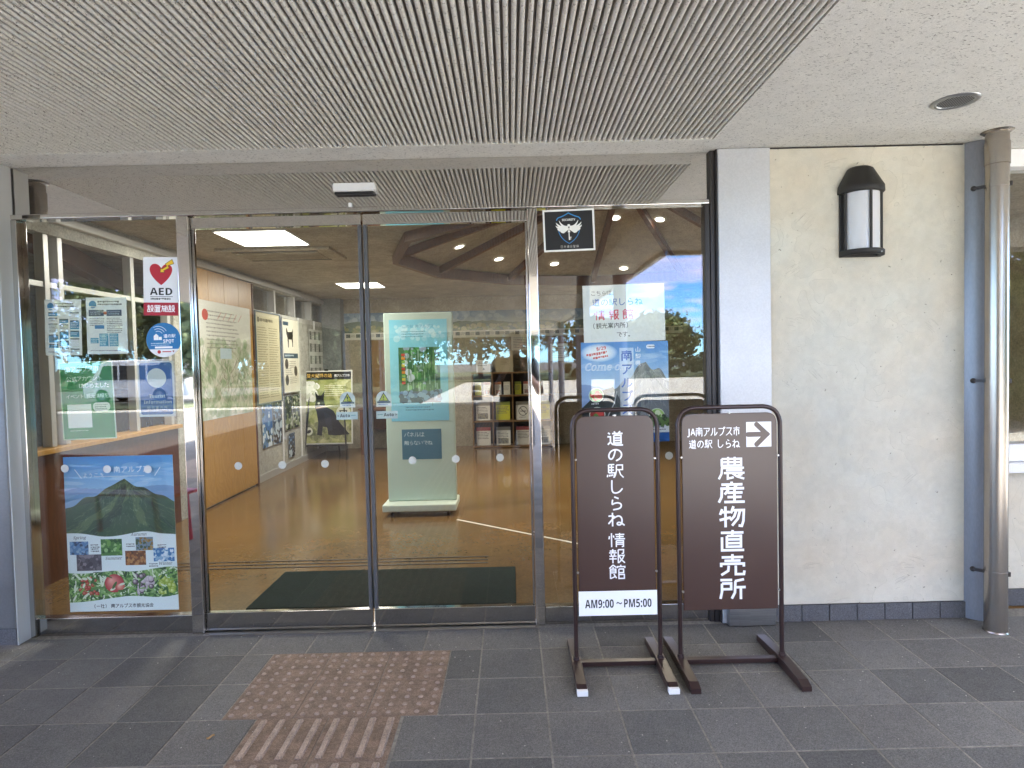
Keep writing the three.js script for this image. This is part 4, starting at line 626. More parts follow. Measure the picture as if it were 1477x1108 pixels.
// white safety dots on the glass
for (const [x, y] of [[-1.521, 0.918], [-1.277, 0.917], [-1.041, 0.918], [-0.556, 0.926], [-0.316, 0.928], [-0.071, 0.93]]) solo('safety_dot', 'round white safety dot stuck on a sliding door', 'sticker', cyl(0.0215, 0.0215, 0.0012, 28).rotateX(Math.PI / 2), M.paper, [x, y, -0.0224], 'safety dots on the doors');
for (const [x, y] of [[-2.466, 0.929], [-2.234, 0.92], [-2.01, 0.914]]) solo('safety_dot', 'round white safety dot in front of the green mountain poster', 'sticker', cyl(0.0215, 0.0215, 0.0012, 28).rotateX(Math.PI / 2), M.paper, [x, y, -0.0008], 'safety dots over the mountain poster');
solo('safety_dot', 'round white safety dot between the two brown sign stands', 'sticker', cyl(0.0215, 0.0215, 0.0012, 28).rotateX(Math.PI / 2), M.paper, [0.864, 0.92, -0.0138]);
// automatic door stickers
for (const s of [-1, 1]) {
  const [c, x] = canvas(220, 200); rect(x, '#cfd8d6', 0, 0, 220, 200); poly(x, '#26302c', [[110, 16], [34, 128], [186, 128]]); poly(x, '#b9c233', [[110, 34], [52, 120], [168, 120]]); rect(x, '#26302c', 104, 60, 12, 34); disc(x, '#26302c', 110, 106, 7); rect(x, '#2f4a6c', 14, 130, 192, 22); print(x, 30, 164, 160, 1, 20, '#4f7ab0', 0.6);
  const sh = new THREE.Shape(); sh.moveTo(-0.042, -0.045); sh.lineTo(0.042, -0.045); sh.lineTo(0.042, 0); sh.absarc(0, 0, 0.042, 0, Math.PI, false); const g = boxUV(new THREE.ExtrudeGeometry(sh, { depth: 0.0012, bevelEnabled: false, curveSegments: 14 }), -0.042, 0.042, -0.045, 0.042);
  solo('warning_sticker', s < 0 ? 'arched yellow warning sticker beside the dog poster, by the door edge' : 'arched yellow warning sticker beside the pale green board, by the door edge', 'sticker', g, sheetMat(c, 0.5), [s < 0 ? -0.905 : -0.705, 1.272, -0.0235]);
  const [k, y] = canvas(320, 110); rect(y, '#c4d6d6', 0, 0, 320, 110); y.fillStyle = '#1c2226'; y.font = 'bold 66px sans-serif'; y.textAlign = 'center'; y.fillText('Auto', s < 0 ? 130 : 190, 76); y.font = 'bold 50px sans-serif'; y.fillText(s < 0 ? '<' : '>', s < 0 ? 26 : 296, 72); print(y, s < 0 ? 224 : 20, 44, 76, 1, 22, '#5f9aa0', 0.6);
  solo('auto_sticker', s < 0 ? 'pale Auto sticker with an arrow towards the dog poster' : 'pale Auto sticker with an arrow towards the pale green board', 'sticker', sheetGeo(0.118, 0.042, 0.0012), faced(k, 0.5), [s < 0 ? -0.91 : -0.69, 1.182, -0.0222]);
}
// ------------------------------------------------------------------ interior shell
const IC = 2.6, IX0 = -3.2, IX1 = 4.3, IZ = -7.7;
struct('interior_floor', span(-7.4, IX1 + 0.1, -0.12, 0, IZ - 0.2, -0.072), M.vinyl);
const cen = [1.2, -3.3], R12 = 2.42, corner = (k, r = R12) => [cen[0] + r * Math.cos(k * Math.PI / 6), cen[1] + r * Math.sin(k * Math.PI / 6)];
{ // flat ceiling with a twelve-sided opening
  const s = new THREE.Shape(); s.moveTo(-7.4, 0.052); s.lineTo(IX1 + 0.1, 0.052); s.lineTo(IX1 + 0.1, 8); s.lineTo(-7.4, 8); s.closePath();
  const h = new THREE.Path(); for (let k = 0; k < 12; k++) { const [x, z] = corner(k); k ? h.lineTo(x, -z) : h.moveTo(x, -z); } h.closePath(); s.holes.push(h);
  struct('interior_ceiling', metric(new THREE.ExtrudeGeometry(s, { depth: 0.05, bevelEnabled: false }).rotateX(-Math.PI / 2)), M.ceilIn, [0, IC, 0]);
}
const roof = thing('building_roof', 'flat roof slab over the information hall', 'roof');
part(roof, 'slab', span(-7.6, 8, 3.75, 4.0, -8.2, 0.4), M.white); part(roof, 'front_wall', span(-7.6, 8, CY + 0.04, 3.75, -0.19, -0.052), M.white);
part(roof, 'rear_wall', span(-7.6, 8, 0, 3.75, -8.2, -8.02), M.white); part(roof, 'side_wall', span(-7.6, -7.42, 0, 3.75, -8.0, -0.2), M.white); part(roof, 'side_wall', span(7.8, 8, 0, 3.75, -8.0, -0.3), M.white);
part(roof, 'front_wall', span(-7.6, -3.06, 0, CY + 0.03, -0.19, -0.06), M.plaster);

// raised twelve-sided timber ceiling
const dome = thing('timber_ceiling', 'raised twelve sided ceiling with brown radiating timber beams', 'ceiling', [cen[0], IC, cen[1]]);
const apexY = 0.78, cp = (k, r, y) => { const a = k * Math.PI / 6; return [r * Math.cos(a), y, r * Math.sin(a)]; };
for (let k = 0; k < 12; k++) {
  const a = cp(k, R12 + 0.05, 0.03), b = cp(k + 1, R12 + 0.05, 0.03), t = [0, apexY + 0.03, 0];
  const g = new THREE.BufferGeometry(); const up = 0.02, v = [a, b, t, a.map((q, i) => q + (i === 1 ? up : 0)), b.map((q, i) => q + (i === 1 ? up : 0)), t.map((q, i) => q + (i === 1 ? up : 0))];
  const idx = [0, 1, 2, 3, 5, 4, 0, 3, 4, 0, 4, 1, 1, 4, 5, 1, 5, 2, 2, 5, 3, 2, 3, 0]; g.setAttribute('position', new THREE.Float32BufferAttribute(idx.flatMap((i) => v[i]), 3)); g.computeVertexNormals(); metric(g);
  part(dome, 'ceiling_panel', g, M.ceilIn);
  part(dome, 'rafter', bar(cp(k, R12 - 0.05, -0.0), [0.0 + 0.12 * Math.cos(k * Math.PI / 6), apexY - 0.045, 0.12 * Math.sin(k * Math.PI / 6)], 0.06, 0.08), M.beam);
  part(dome, 'ring_beam', bar(cp(k, R12 - 0.03, -0.02), cp(k + 1, R12 - 0.03, -0.02), 0.06, 0.13), M.beam);
}
part(dome, 'boss', cyl(0.17, 0.17, 0.16, 12), M.beam, [0, apexY - 0.06, 0]);

struct('wall_back', span(-7.4, IX1 + 0.1, 0, IC, IZ - 0.2, IZ), M.wallIn);
struct('wall_right', span(IX1, IX1 + 0.15, 0, IC, IZ, -0.2), M.wallIn);
struct('wall_front_right', span(2.5, IX1, 0, 0.09, -0.45, -0.352), M.wallIn);
// left side: counter wall with office windows, oak panelling, then a pale partition
const wl = setting('wall_left');
part(wl, 'dado', span(IX0 - 0.12, IX0, 0, 0.9, -2.62, -0.08), std({ map: beamWood, color: lin(0.75, 0.62, 0.5), roughness: 0.4 }));
part(wl, 'counter_cap', rspan(IX0 - 0.16, IX0 + 0.05, 0.901, 0.935, -2.62, -0.08, 0.004), M.wood);
part(wl, 'head', span(IX0 - 0.12, IX0, 2.42, IC, -2.62, -0.08), M.wallGrey);
for (const z of [-0.42, -0.98, -1.12, -2.0, -2.56]) part(wl, 'window_post', rspan(IX0 - 0.08, IX0 - 0.01, 0.936, 2.419, z - 0.025, z + 0.025, 0.004), M.greyAlu);
part(wl, 'window_rail', rspan(IX0 - 0.07, IX0 - 0.02, 2.05, 2.09, -2.53, -0.45, 0.004), M.greyAlu);
part(wl, 'stud_wall', span(IX0 - 0.12, IX0, 0, IC, -4.43, -2.621), M.wallGrey);
part(wl, 'partition', span(IX0 - 0.12, IX0, 0, 2.19, IZ, -4.431), M.wallGrey); part(wl, 'head', span(IX0 - 0.12, IX0, 2.49, IC, IZ, -4.431), M.wallGrey);
part(wl, 'cornice', rspan(IX0 - 0.0, IX0 + 0.05, 2.5, 2.56, IZ, -0.09, 0.01), M.greyAlu);
part(wl, 'skirting', span(IX0, IX0 + 0.012, 0, 0.09, IZ, -4.45), M.greyAlu);
for (let k = 0; k < 4; k++) part(wl, 'transom_glass', span(IX0 - 0.07, IX0 - 0.062, 2.2, 2.48, -4.5 - k * 0.8 - 0.74, -4.5 - k * 0.8), M.glass);
for (let k = 0; k < 5; k++) part(wl, 'transom_post', rspan(IX0 - 0.09, IX0 + 0.01, 2.191, 2.489, -4.5 - k * 0.8 + 0.004, -4.5 - k * 0.8 + 0.056, 0.004), M.greyAlu);
for (const z of [-5.41, -6.2, -7.0]) part(wl, 'joint_strip', rspan(IX0, IX0 + 0.014, 0.1, 2.19, z - 0.02, z + 0.02, 0.003), M.white);
for (let k = 0; k < 4; k++) part(wl, 'oak_panel', rspan(IX0 + 0.001, IX0 + 0.035, 0.02, 2.49, -2.9 - (k + 1) * 0.378 + 0.003, -2.9 - k * 0.378, 0.004), M.wood);
part(wl, 'oak_edge', rspan(IX0 + 0.001, IX0 + 0.045, 0.0, 2.49, -4.44, -4.414, 0.003), M.beam);
part(wl, 'grey_pilaster', span(IX0 + 0.0, IX0 + 0.32, 0, IC - 0.002, IZ + 0.001, IZ + 0.25), std({ color: lin(0.33, 0.36, 0.37), roughness: 0.7, map: concreteMap }));
// office behind the counter
const office = setting('office_room');
part(office, 'end_wall', span(-7.3, IX0 - 0.13, 0, IC, -6.2, -6.05), M.wallIn); part(office, 'side_wall', span(-7.4, -7.25, 0, IC, -6.0, -0.2), M.wallIn);
part(office, 'timber_beam', bar([-3.32, 2.43, -0.85], [-5.0, 2.43, -5.4], 0.12, 0.16), M.beam);
const cab = thing('office_cabinet', 'brown timber cabinet standing inside the dim office', 'cabinet', [-4.75, 0, -5.2]);
part(cab, 'carcass', rspan(-0.9, 0.9, 0.001, 1.2, -0.4, 0.25, 0.006), M.beam); for (const q of [-0.45, 0.45]) { const d = part(cab, 'door', rspan(q - 0.43, q + 0.43, 0.06, 1.15, 0.251, 0.27, 0.004), M.shelf); part(d, 'handle', rbox(0.02, 0.14, 0.02, 0.004), M.steel, [q * 0.12 * (q < 0 ? -1 : 1) + (q < 0 ? -0.1 : 0.1), 0.7, 0.28]); }

// floor strips by the door mat
const strips = setting('floor_track');
for (let k = 0; k < 3; k++) part(strips, 'strip', span(-3.15, -0.2, 0.0004, 0.004, -1.1 - k * 0.075 - 0.013, -1.1 - k * 0.075), std({ color: lin(0.07, 0.06, 0.05), roughness: 0.6 }));
struct('floor_seam', bar([-0.53, 0.0018, -2.41], [0.9, 0.0018, -1.2], 0.02, 0.0026), M.paper);

// lamps
function panelLamp(label, x0, x1, z0, z1, I) {
  const t = thing('ceiling_light', label, 'ceiling light', [(x0 + x1) / 2, IC, (z0 + z1) / 2], undefined), w = x1 - x0, d = z1 - z0;
  part(t, 'frame', rbox(w + 0.03, 0.014, d + 0.03, 0.003), M.white, [0, -0.007, 0]);
  part(t, 'diffuser', box(w, 0.004, d), std({ color: lin(0.9, 0.9, 0.88), emissive: lin(1, 0.97, 0.9), emissiveIntensity: 0.9 }), [0, -0.0165, 0]);
  const l = new THREE.RectAreaLight(new THREE.Color(1, 0.95, 0.86), I, w, d); l.name = 'ceiling_light_lamp'; l.position.set(0, -0.024, 0); l.rotation.x = -Math.PI / 2; t.add(l);
}
panelLamp('square ceiling light panel in front of the air conditioner', -2.43, -1.85, -2.48, -1.85, 5.6);
panelLamp('square ceiling light panel deeper in the hall near the dog poster', -2.38, -1.82, -5.93, -5.38, 5.6);
const ac = thing('air_conditioner', 'beige ceiling cassette air conditioner with two long slots', 'air conditioner', [-2.25, IC, -2.97]);
part(ac, 'cover', rbox(1.1, 0.03, 0.66, 0.008, 2), M.ceilIn, [0, -0.016, 0]); part(ac, 'grille', rbox(0.8, 0.012, 0.36, 0.004), M.wallIn, [0, -0.036, 0]); for (const q of [-1, 1]) part(ac, 'slot', box(0.82, 0.006, 0.035), M.black, [0, -0.0325, q * 0.25]);
for (const [x, y, z] of [[-0.56, 2.78, -3.93], [-0.12, 2.76, -4.72], [0.62, 2.76, -5.18], [1.28, 3.1, -4.14], [1.79, 3.05, -4.08], [1.59, 2.71, -5.39], [0.3, 3.06, -2.6], [2.6, 2.95, -2.8]]) {
  const n = new THREE.Vector3(cen[0] - x, 2.9, cen[1] - z), t = thing('downlight', 'small round recessed downlight in the sloping timber ceiling', 'ceiling light', [x, 0, z], 'downlights in the timber ceiling');
  const r = Math.hypot(x - cen[0], z - cen[1]); const th = Math.atan2(z - cen[1], x - cen[0]), sec = Math.PI / 6, off = ((th % sec) + sec) % sec - sec / 2; t.position.y = IC + 0.03 + apexY * (1 - r * Math.cos(off) / Math.cos(sec / 2) / (R12 + 0.05)) - 0.004;
  const dir = new THREE.Vector3(x - cen[0], 0, z - cen[1]).normalize(), nn = new THREE.Vector3(-dir.x * apexY / R12, -1, -dir.z * apexY / R12).normalize(); t.quaternion.setFromUnitVectors(new THREE.Vector3(0, -1, 0), nn);
  part(t, 'trim', new THREE.LatheGeometry([[0.052, -0.004], [0.058, -0.012], [0.075, -0.009], [0.078, 0.0]].map((p) => new THREE.Vector2(...p)), 28), M.white);
  part(t, 'bulb', cyl(0.052, 0.052, 0.003, 24), std({ color: lin(0.9, 0.9, 0.9), emissive: lin(1, 0.93, 0.8), emissiveIntensity: 1 }), [0, -0.0055, 0]);
  const l = new THREE.SpotLight(new THREE.Color(1, 0.9, 0.74), 0.7, 0, 1.0, 0.6); l.name = 'downlight_lamp'; l.position.set(0, -0.02, 0); l.target.position.set(0, -2, 0); l.castShadow = true; t.add(l, l.target);
}

// door mat
solo('door_mat', 'dark green door mat inside the sliding doors', 'door mat', rspan(-1.63, 0.0, 0.0008, 0.012, -0.98, -0.3, 0.005), M.mat);
// ------------------------------------------------------------------ things in the hall
{ // display board on castors
  const d = thing('display_board', 'pale green standing display board with a blue poster', 'display board', [-0.89, 0, -2.75]);
  part(d, 'board', rspan(-0.335, 0.335, 0.12, 1.955, -0.03, 0.03, 0.012), M.mint);
  part(d, 'base', rspan(-0.365, 0.34, 0.05, 0.118, -0.24, 0.2, 0.012), std({ color: lin(0.6, 0.68, 0.6), roughness: 0.5 }));
  for (const q of [-0.28, 0.26]) for (const z of [-0.19, 0.15]) { const w = part(d, 'castor', cyl(0.025, 0.025, 0.022, 16).rotateZ(Math.PI / 2), M.tyre, [q, 0.0255, z]); part(w, 'fork', rbox(0.03, 0.012, 0.03, 0.002), M.steel, [0, 0.019, 0]); }
  const [c, x] = canvas(560, 990); const g = x.createLinearGradient(0, 0, 0, 990); g.addColorStop(0, '#7fd0e6'); g.addColorStop(0.55, '#8fd4e4'); g.addColorStop(1, '#7ec6e0'); x.fillStyle = g; x.fillRect(0, 0, 560, 990);
  rough(x, 60, 60, 460, 130, 60, ['rgba(220,245,250,.5)', 'rgba(180,225,240,.5)'], 10, 34); line(x, '山の駅 南アルプス', 280, 50, 34, { w: 0.09, color: '#4d9fc0', gap: 0.06, align: 'center' }); print(x, 120, 112, 250, 3, 24, '#5f9fb4', 0.5);
  photo(x, 84, 270, 400, 540, ['#2f6a3a', '#4f9a50', '#77b56a', '#245038', '#93a8b8', '#c8d8de', '#5a8a5a']); for (let k = 0; k < 90; k++) { x.fillStyle = ['rgba(220,235,240,.5)', 'rgba(60,110,60,.6)', 'rgba(130,180,110,.6)'][k % 3]; x.fillRect(rr(150, 460), rr(290, 700), rr(3, 16), rr(40, 180)); } rect(x, '#4a5a70', 84, 700, 400, 110); rough(x, 90, 700, 390, 100, 60, ['#6f8fb4', '#40506a', '#8fb0cc'], 8, 26);
  for (let k = 0; k < 9; k++) rect(x, ['#c0392b', '#d98e2b', '#7fae3a', '#c9b82f'][k % 4], 112, 330 + k * 34, 34, 26); print(x, 140, 850, 280, 2, 26, '#3f7f9c', 0.45);
  part(d, 'poster', sheetGeo(0.56, 0.985), faced(c, 0.4), [0, 1.395, 0.0315]);
  const [k, y] = canvas(420, 320); rect(y, '#3f6f86', 0, 0, 420, 320); line(y, 'パネルは', 24, 30, 54, { w: 0.09, color: '#c9dbe2', gap: 0 }); line(y, '触らないでね', 24, 120, 50, { w: 0.09, color: '#c9dbe2', gap: 0 });
  part(d, 'notice', sheetGeo(0.385, 0.295), faced(k, 0.4), [0.007, 0.675, 0.0315]);
}
{ // dog poster on an easel
  const e = thing('poster_easel', 'black easel holding a framed poster of a black dog', 'easel', [-2.89, 0, -6.5]);
  const [c, x] = canvas(560, 780); rect(x, '#80875a', 0, 0, 560, 780); rough(x, 0, 90, 560, 690, 700, ['rgba(127,138,60,.25)', 'rgba(166,171,98,.25)', 'rgba(95,106,48,.25)', 'rgba(195,197,142,.22)', 'rgba(143,148,80,.25)'], 14, 60); rough(x, 10, 110, 170, 190, 70, ['#e6e8df', '#cfd3c0', '#f0f0ea'], 10, 34); rough(x, 0, 560, 560, 220, 160, ['rgba(60,66,40,.35)', 'rgba(190,186,150,.3)'], 14, 50); rough(x, 330, 120, 230, 200, 60, ['rgba(214,214,170,.4)', 'rgba(120,124,60,.4)'], 14, 44);
  poly(x, '#141416', [[150, 210], [168, 300], [150, 380], [170, 430], [190, 560], [176, 690], [230, 700], [240, 600], [290, 610], [300, 690], [380, 700], [540, 690], [430, 560], [360, 430], [270, 380], [250, 300], [262, 206], [224, 260], [186, 258]]); poly(x, '#1f222b', [[250, 440], [330, 480], [350, 640], [300, 660], [270, 560]]); disc(x, '#d8d6cf', 196, 345, 13); poly(x, '#b08a70', [[160, 392], [270, 372], [274, 384], [164, 404]]);
  disc(x, '#c9cab4', 470, 455, 80); x.strokeStyle = '#4a4a44'; x.lineWidth = 12; x.beginPath(); x.moveTo(425, 430); x.lineTo(515, 432); x.moveTo(436, 430); x.lineTo(440, 484); x.moveTo(505, 432); x.lineTo(506, 484); x.stroke(); disc(x, '#c9cab4', 84, 650, 44); rough(x, 60, 640, 40, 24, 8, ['#222'], 6, 12); print(x, 260, 150, 250, 6, 22, '#e3e4cf', 0.35);
  rect(x, '#171512', 0, 0, 560, 86); line(x, '甲斐犬発祥の地', 14, 18, 46, { w: 0.12, color: '#d9b25a', gap: 0.02 }); line(x, '南アルプス市', 370, 30, 29, { w: 0.12, color: '#eee', gap: 0 });
  const f = part(e, 'frame', rbox(0.82, 1.15, 0.02, 0.004, 2), std({ color: lin(0.7, 0.7, 0.66), roughness: 0.35, metalness: 0.4 }), [0, 0.81, 0], [-0.1, 0, 0]); part(f, 'poster', sheetGeo(0.78, 1.11), faced(c, 0.3), [0, 0, 0.0112]);
  for (const q of [-1, 1]) part(e, 'leg', bar([q * 0.24, 1.38, -0.09], [q * 0.33, 0.006, 0.16], 0.02, 0.02), M.black); part(e, 'leg', bar([0, 1.36, -0.12], [0.02, 0.006, -0.62], 0.02, 0.02), M.black);
  part(e, 'ledge', rbox(0.62, 0.02, 0.05, 0.003), M.black, [0, 0.222, 0.075]); part(e, 'clip', rbox(0.06, 0.03, 0.03, 0.004), M.black, [0, 1.39, -0.06]);
}
// wall papers on the left side, facing the room
function onWall(name, label, cat, z0, z1, y0, y1, c, x = IX0 + 0.004, frame, group) {
  const g = sheetGeo(z1 - z0, y1 - y0, 0.002), r = [0, Math.PI / 2, 0], p = [x, (y0 + y1) / 2, (z0 + z1) / 2];
  if (!frame) return solo(name, label, cat, g, faced(c, 0.5), p, group, r);
  const t = thing(name, label, cat, p, group); t.rotation.y = Math.PI / 2; part(t, 'print', g, faced(c, 0.35)); const w = (z1 - z0) / 2, h = (y1 - y0) / 2;
  for (const q of [-1, 1]) { part(t, 'frame_side', rbox(0.018, h * 2 + 0.036, 0.016, 0.003), frame, [q * (w + 0.009), 0, 0.004]); part(t, 'frame_side', rbox(w * 2, 0.018, 0.016, 0.003), frame, [0, q * (h + 0.009), 0.004]); }
  return t;
}
{
  const [c, x] = canvas(720, 760); rect(x, '#dedfd6', 0, 0, 720, 760); rough(x, 0, 260, 720, 500, 700, ['rgba(140,160,120,.35)', 'rgba(190,190,170,.4)', 'rgba(110,140,95,.35)', 'rgba(215,212,195,.4)'], 8, 40);
  for (let k = 0; k < 80; k++) { x.strokeStyle = ['rgba(120,105,95,.5)', 'rgba(220,215,200,.8)', 'rgba(90,110,80,.5)'][k % 3]; x.lineWidth = rr(1.5, 6); let a = rr(0, 720), b = rr(250, 500); x.beginPath(); x.moveTo(a, b); for (let j = 0; j < 6; j++) { a += rr(-50, 50); b += rr(10, 60); x.lineTo(a, b); } x.stroke(); } print(x, 120, 60, 420, 10, 26, 'rgba(110,110,105,.6)', 0.35); disc(x, '#c0402f', 110, 90, 36); for (let k = 0; k < 5; k++) { x.strokeStyle = 'rgba(176,88,76,.6)'; x.lineWidth = 6; x.beginPath(); x.moveTo(260 + k * 70, 110); x.lineTo(310 + k * 70, 60); x.stroke(); } rect(x, '#bcd0da', 280, 300, 150, 70);
  onWall('wall_map', 'large faded hiking map pinned over the oak panelling', 'map', -4.33, -2.97, 0.92, 2.17, c, IX0 + 0.038);
  const [b, y] = canvas(360, 560); rect(y, '#cdc7a8', 0, 0, 360, 560); rect(y, '#4f4a3a', 30, 30, 20, 30); print(y, 60, 36, 230, 1, 34, '#665f4c', 0.6); for (let k = 0; k < 2; k++) print(y, 24 + k * 165, 90, 150, 30, 15, '#8b8468', 0.42);
  onWall('notice_board', 'framed cream notice board full of fine print', 'notice board', -5.37, -4.54, 1.0, 2.16, b, IX0 + 0.02, std({ color: lin(0.16, 0.2, 0.23), roughness: 0.4 }));
  const [d, z] = canvas(340, 500); rect(z, '#d9d6c4', 0, 0, 340, 500); rect(z, '#3c5260', 20, 20, 110, 26); rect(z, '#3c5260', 20, 236, 300, 34); print(z, 40, 246, 220, 1, 20, '#b9c4c8', 0.6); poly(z, '#26221e', [[80, 70], [96, 60], [112, 90], [200, 86], [226, 60], [220, 100], [214, 190], [200, 190], [196, 140], [130, 140], [126, 196], [110, 196], [104, 130], [84, 104]]);
  for (const [a, q, s] of [[70, 310, 0], [260, 360, 1], [70, 420, 0]]) { disc(z, '#4a463c', a, q, 36); print(z, s ? 40 : 124, q - 20, 150, 4, 13, '#8d8a7c', 0.45); }
  onWall('dog_panel', 'framed white panel about a dog beside the cream notice board', 'notice board', -6.15, -5.48, 1.1, 2.14, d, IX0 + 0.02, std({ color: lin(0.5, 0.5, 0.46), roughness: 0.4 }));
  const pics = [['#3f6ea8', '#7fa8d0', '#2c4030', '#5f8ab8', '#d5e2ec'], ['#2c3a2a', '#55683c', '#c8ccb8', '#20241e', '#7f8a60'], ['#33455c', '#6a8fb4', '#3a3026', '#b9c9d4']];
  [[-5.0, -4.66, 0.42, 1.02, 0, 'blue sky landscape photo pinned under the cream notice board'], [-5.36, -5.03, 0.42, 1.02, 2, 'darker blue landscape photo pinned under the cream notice board'], [-5.78, -5.5, 0.56, 1.04, 1, 'woodland photo pinned under the framed dog panel'], [-6.12, -5.82, 0.56, 1.04, 1, 'second woodland photo pinned under the framed dog panel, next to the easel'], [-5.86, -5.6, 0.16, 0.5, 2, 'small lone landscape photo low on the pale partition']].forEach(([z0, z1, y0, y1, k, label]) => { const [e, w] = canvas(160, 260); photo(w, 0, 0, 160, 260, pics[k]); rough(w, 0, 150, 160, 110, 40, pics[k].slice(2), 6, 26); onWall('wall_photo', label, 'photo', z0, z1, y0, y1, e, IX0 + 0.016); });
  const [e, w] = canvas(300, 420); rect(w, '#c6c7c0', 0, 0, 300, 420); for (let a = 0; a < 3; a++) for (let q = 0; q < 5; q++) { photo(w, 14 + a * 96, 14 + q * 82, 40, 56, ['#6a6c66', '#3f423e', '#9a9c94']); print(w, 58 + a * 96, 18 + q * 82, 44, 5, 11, '#7d7f78', 0.5); }
  onWall('photo_list', 'grey sheet of many tiny photos near the far corner', 'notice', -7.4, -6.68, 1.05, 2.05, e, IX0 + 0.016);
}
{ // frieze along the back wall
  const [c, x] = canvas(1600, 120); const g = x.createLinearGradient(0, 0, 0, 120); g.addColorStop(0, '#57758f'); g.addColorStop(0.6, '#a8b4b0'); g.addColorStop(1, '#8f9268'); x.fillStyle = g; x.fillRect(0, 0, 1600, 120); rough(x, 0, 0, 1600, 50, 120, ['rgba(210,220,225,.3)', 'rgba(80,110,140,.3)'], 8, 30);
  const p = [[0, 120]]; let q = 66; for (let i = 0; i <= 100; i++) { q = Math.max(50, Math.min(78, q + rr(-5, 5))); p.push([i * 16, q]); } p.push([1600, 120]); poly(x, '#5f6f5a', p); rough(x, 0, 84, 1600, 36, 300, ['#8a8c5a', '#74804e', '#a5a27a'], 4, 14);
  solo('panorama_frieze', 'long mountain panorama frieze high on the back wall', 'frieze', sheetGeo(5.9, 0.34, 0.006), faced(c, 0.6), [0.06, 2.185, IZ + 0.005]);
  const [d, y] = canvas(1600, 60); rect(y, '#cdcab8', 0, 0, 1600, 60); for (let i = 0; i < 34; i++) { photo(y, 10 + i * 47, 10, 20, 30, ['#5f645c', '#8a8f84', '#444a40']); print(y, 33 + i * 47, 14, 18, 3, 9, '#77786c', 0.5); }
  solo('caption_strip', 'cream caption strip under the mountain panorama', 'notice', sheetGeo(5.9, 0.12, 0.004), faced(d, 0.6), [0.06, 1.952, IZ + 0.004]);
}
{ // brochure shelf
  const s = thing('brochure_shelf', 'brown open brochure shelf with square compartments', 'shelf', [-0.3, 0, IZ + 0.24]);
  const xs = [-0.36, -0.02, 0.32, 0.66, 1.0], ys = [0.02, 0.45, 0.88, 1.27];
  part(s, 'back', span(-0.36, 1.0, 0.02, 1.27, -0.2, -0.19), std({ color: lin(0.06, 0.045, 0.03), roughness: 0.8 }));
  for (const x of xs) part(s, 'upright', rspan(x - 0.01, x + 0.01, 0.003, 1.27, -0.19, 0.13, 0.002), M.shelf); for (const y of ys) part(s, 'shelf_board', rspan(-0.372, 1.012, y - 0.012, y + 0.012, -0.188, 0.136, 0.002), M.shelf);
  const bro = (cols, k) => { const [c, x] = canvas(96, 132); rect(x, cols[0], 0, 0, 96, 132); rect(x, cols[1], 0, 0, 96, 26); print(x, 8, 36, 78, 5, 11, cols[2], 0.45); if (k % 2) photo(x, 12, 84, 70, 38, [cols[1], cols[2], '#888']); return faced(c, 0.4); };
  const looks = [['#c9c832', '#8f9a2a', '#555'], ['#d8d2c4', '#9a5a4a', '#666'], ['#cfc9bd', '#a03a3a', '#555'], ['#d9d6ca', '#b06a3a', '#777'], ['#d6d3c4', '#c9c4b0', '#777'], ['#dedbd0', '#8f8a7a', '#666'], ['#8c2f33', '#4f6a3a', '#ccc'], ['#cfd2cc', '#6a7f90', '#666']];
  const words = ['yellow cover', 'cream with a brown heading', 'cream with a red heading', 'cream with an orange heading', 'plain cream cover', 'white with a grey heading', 'dark red cover', 'white with a blue heading'];
  const where = ['in the top row', 'in the middle row', 'in the bottom row'];
  const used = {};
  for (let c = 0; c < 4; c++) for (let r = 0; r < 3; r++) { const n = r === 0 ? 2 : 1; for (let j = 0; j < n; j++) { const k = (c * 3 + r * 5 + j + (c > 1 ? 2 : 0)) % 8, w = n === 2 ? 0.11 : 0.24, h = n === 2 ? 0.22 : 0.31, y = ys[2 - r] + 0.0145; const lab = 'brochure, ' + words[k] + ', ' + where[r] + ' of the brown shelf'; used[lab] = 1;
    solo('brochure', lab, 'brochure', sheetGeo(w, h, 0.012), bro(looks[k], k), [-0.3 + (xs[c] + xs[c + 1]) / 2 + (n === 2 ? (j - 0.5) * 0.15 : 0), y + h / 2 - 0.001, IZ + 0.24 + 0.02], 'brochures on the shelf', [-0.1, 0, 0]); } }
  const top = ys[3] + 0.013; const [c, x] = canvas(200, 240); rect(x, '#b5aa8c', 0, 0, 200, 240); x.fillStyle = '#2a261e'; x.font = 'bold 60px serif'; x.fillText('2', 90, 70); print(x, 60, 100, 90, 4, 16, '#877e64', 0.4);
  solo('display_box', 'beige box marked with a 2 on top of the brown shelf', 'box', new THREE.BoxGeometry(0.3, 0.36, 0.16), faced(c, 0.6, std({ color: lin(0.4, 0.36, 0.27), roughness: 0.7 })), [-0.11, top + 0.181, IZ + 0.2]);
  const [d, y] = canvas(220, 190); rect(y, '#e4e4e0', 0, 0, 220, 190); print(y, 24, 24, 170, 3, 26, '#555', 0.5); poly(y, '#77807c', [[100, 150], [118, 118], [134, 150]]);
  solo('counter_card', 'white card standing on top of the brown shelf', 'card', sheetGeo(0.24, 0.21, 0.01), faced(d, 0.5), [-0.47, top + 0.1045, IZ + 0.22], undefined, [-0.08, 0, 0]);
  const [e, z] = canvas(200, 220); rect(z, '#d9d8d0', 0, 0, 200, 220); z.strokeStyle = '#333'; z.lineWidth = 9; z.beginPath(); z.arc(104, 88, 66, 0, 7); z.stroke(); z.beginPath(); z.moveTo(58, 42); z.lineTo(150, 134); z.stroke(); rect(z, '#444', 60, 84, 90, 12); print(z, 40, 176, 120, 1, 20, '#555', 0.5);
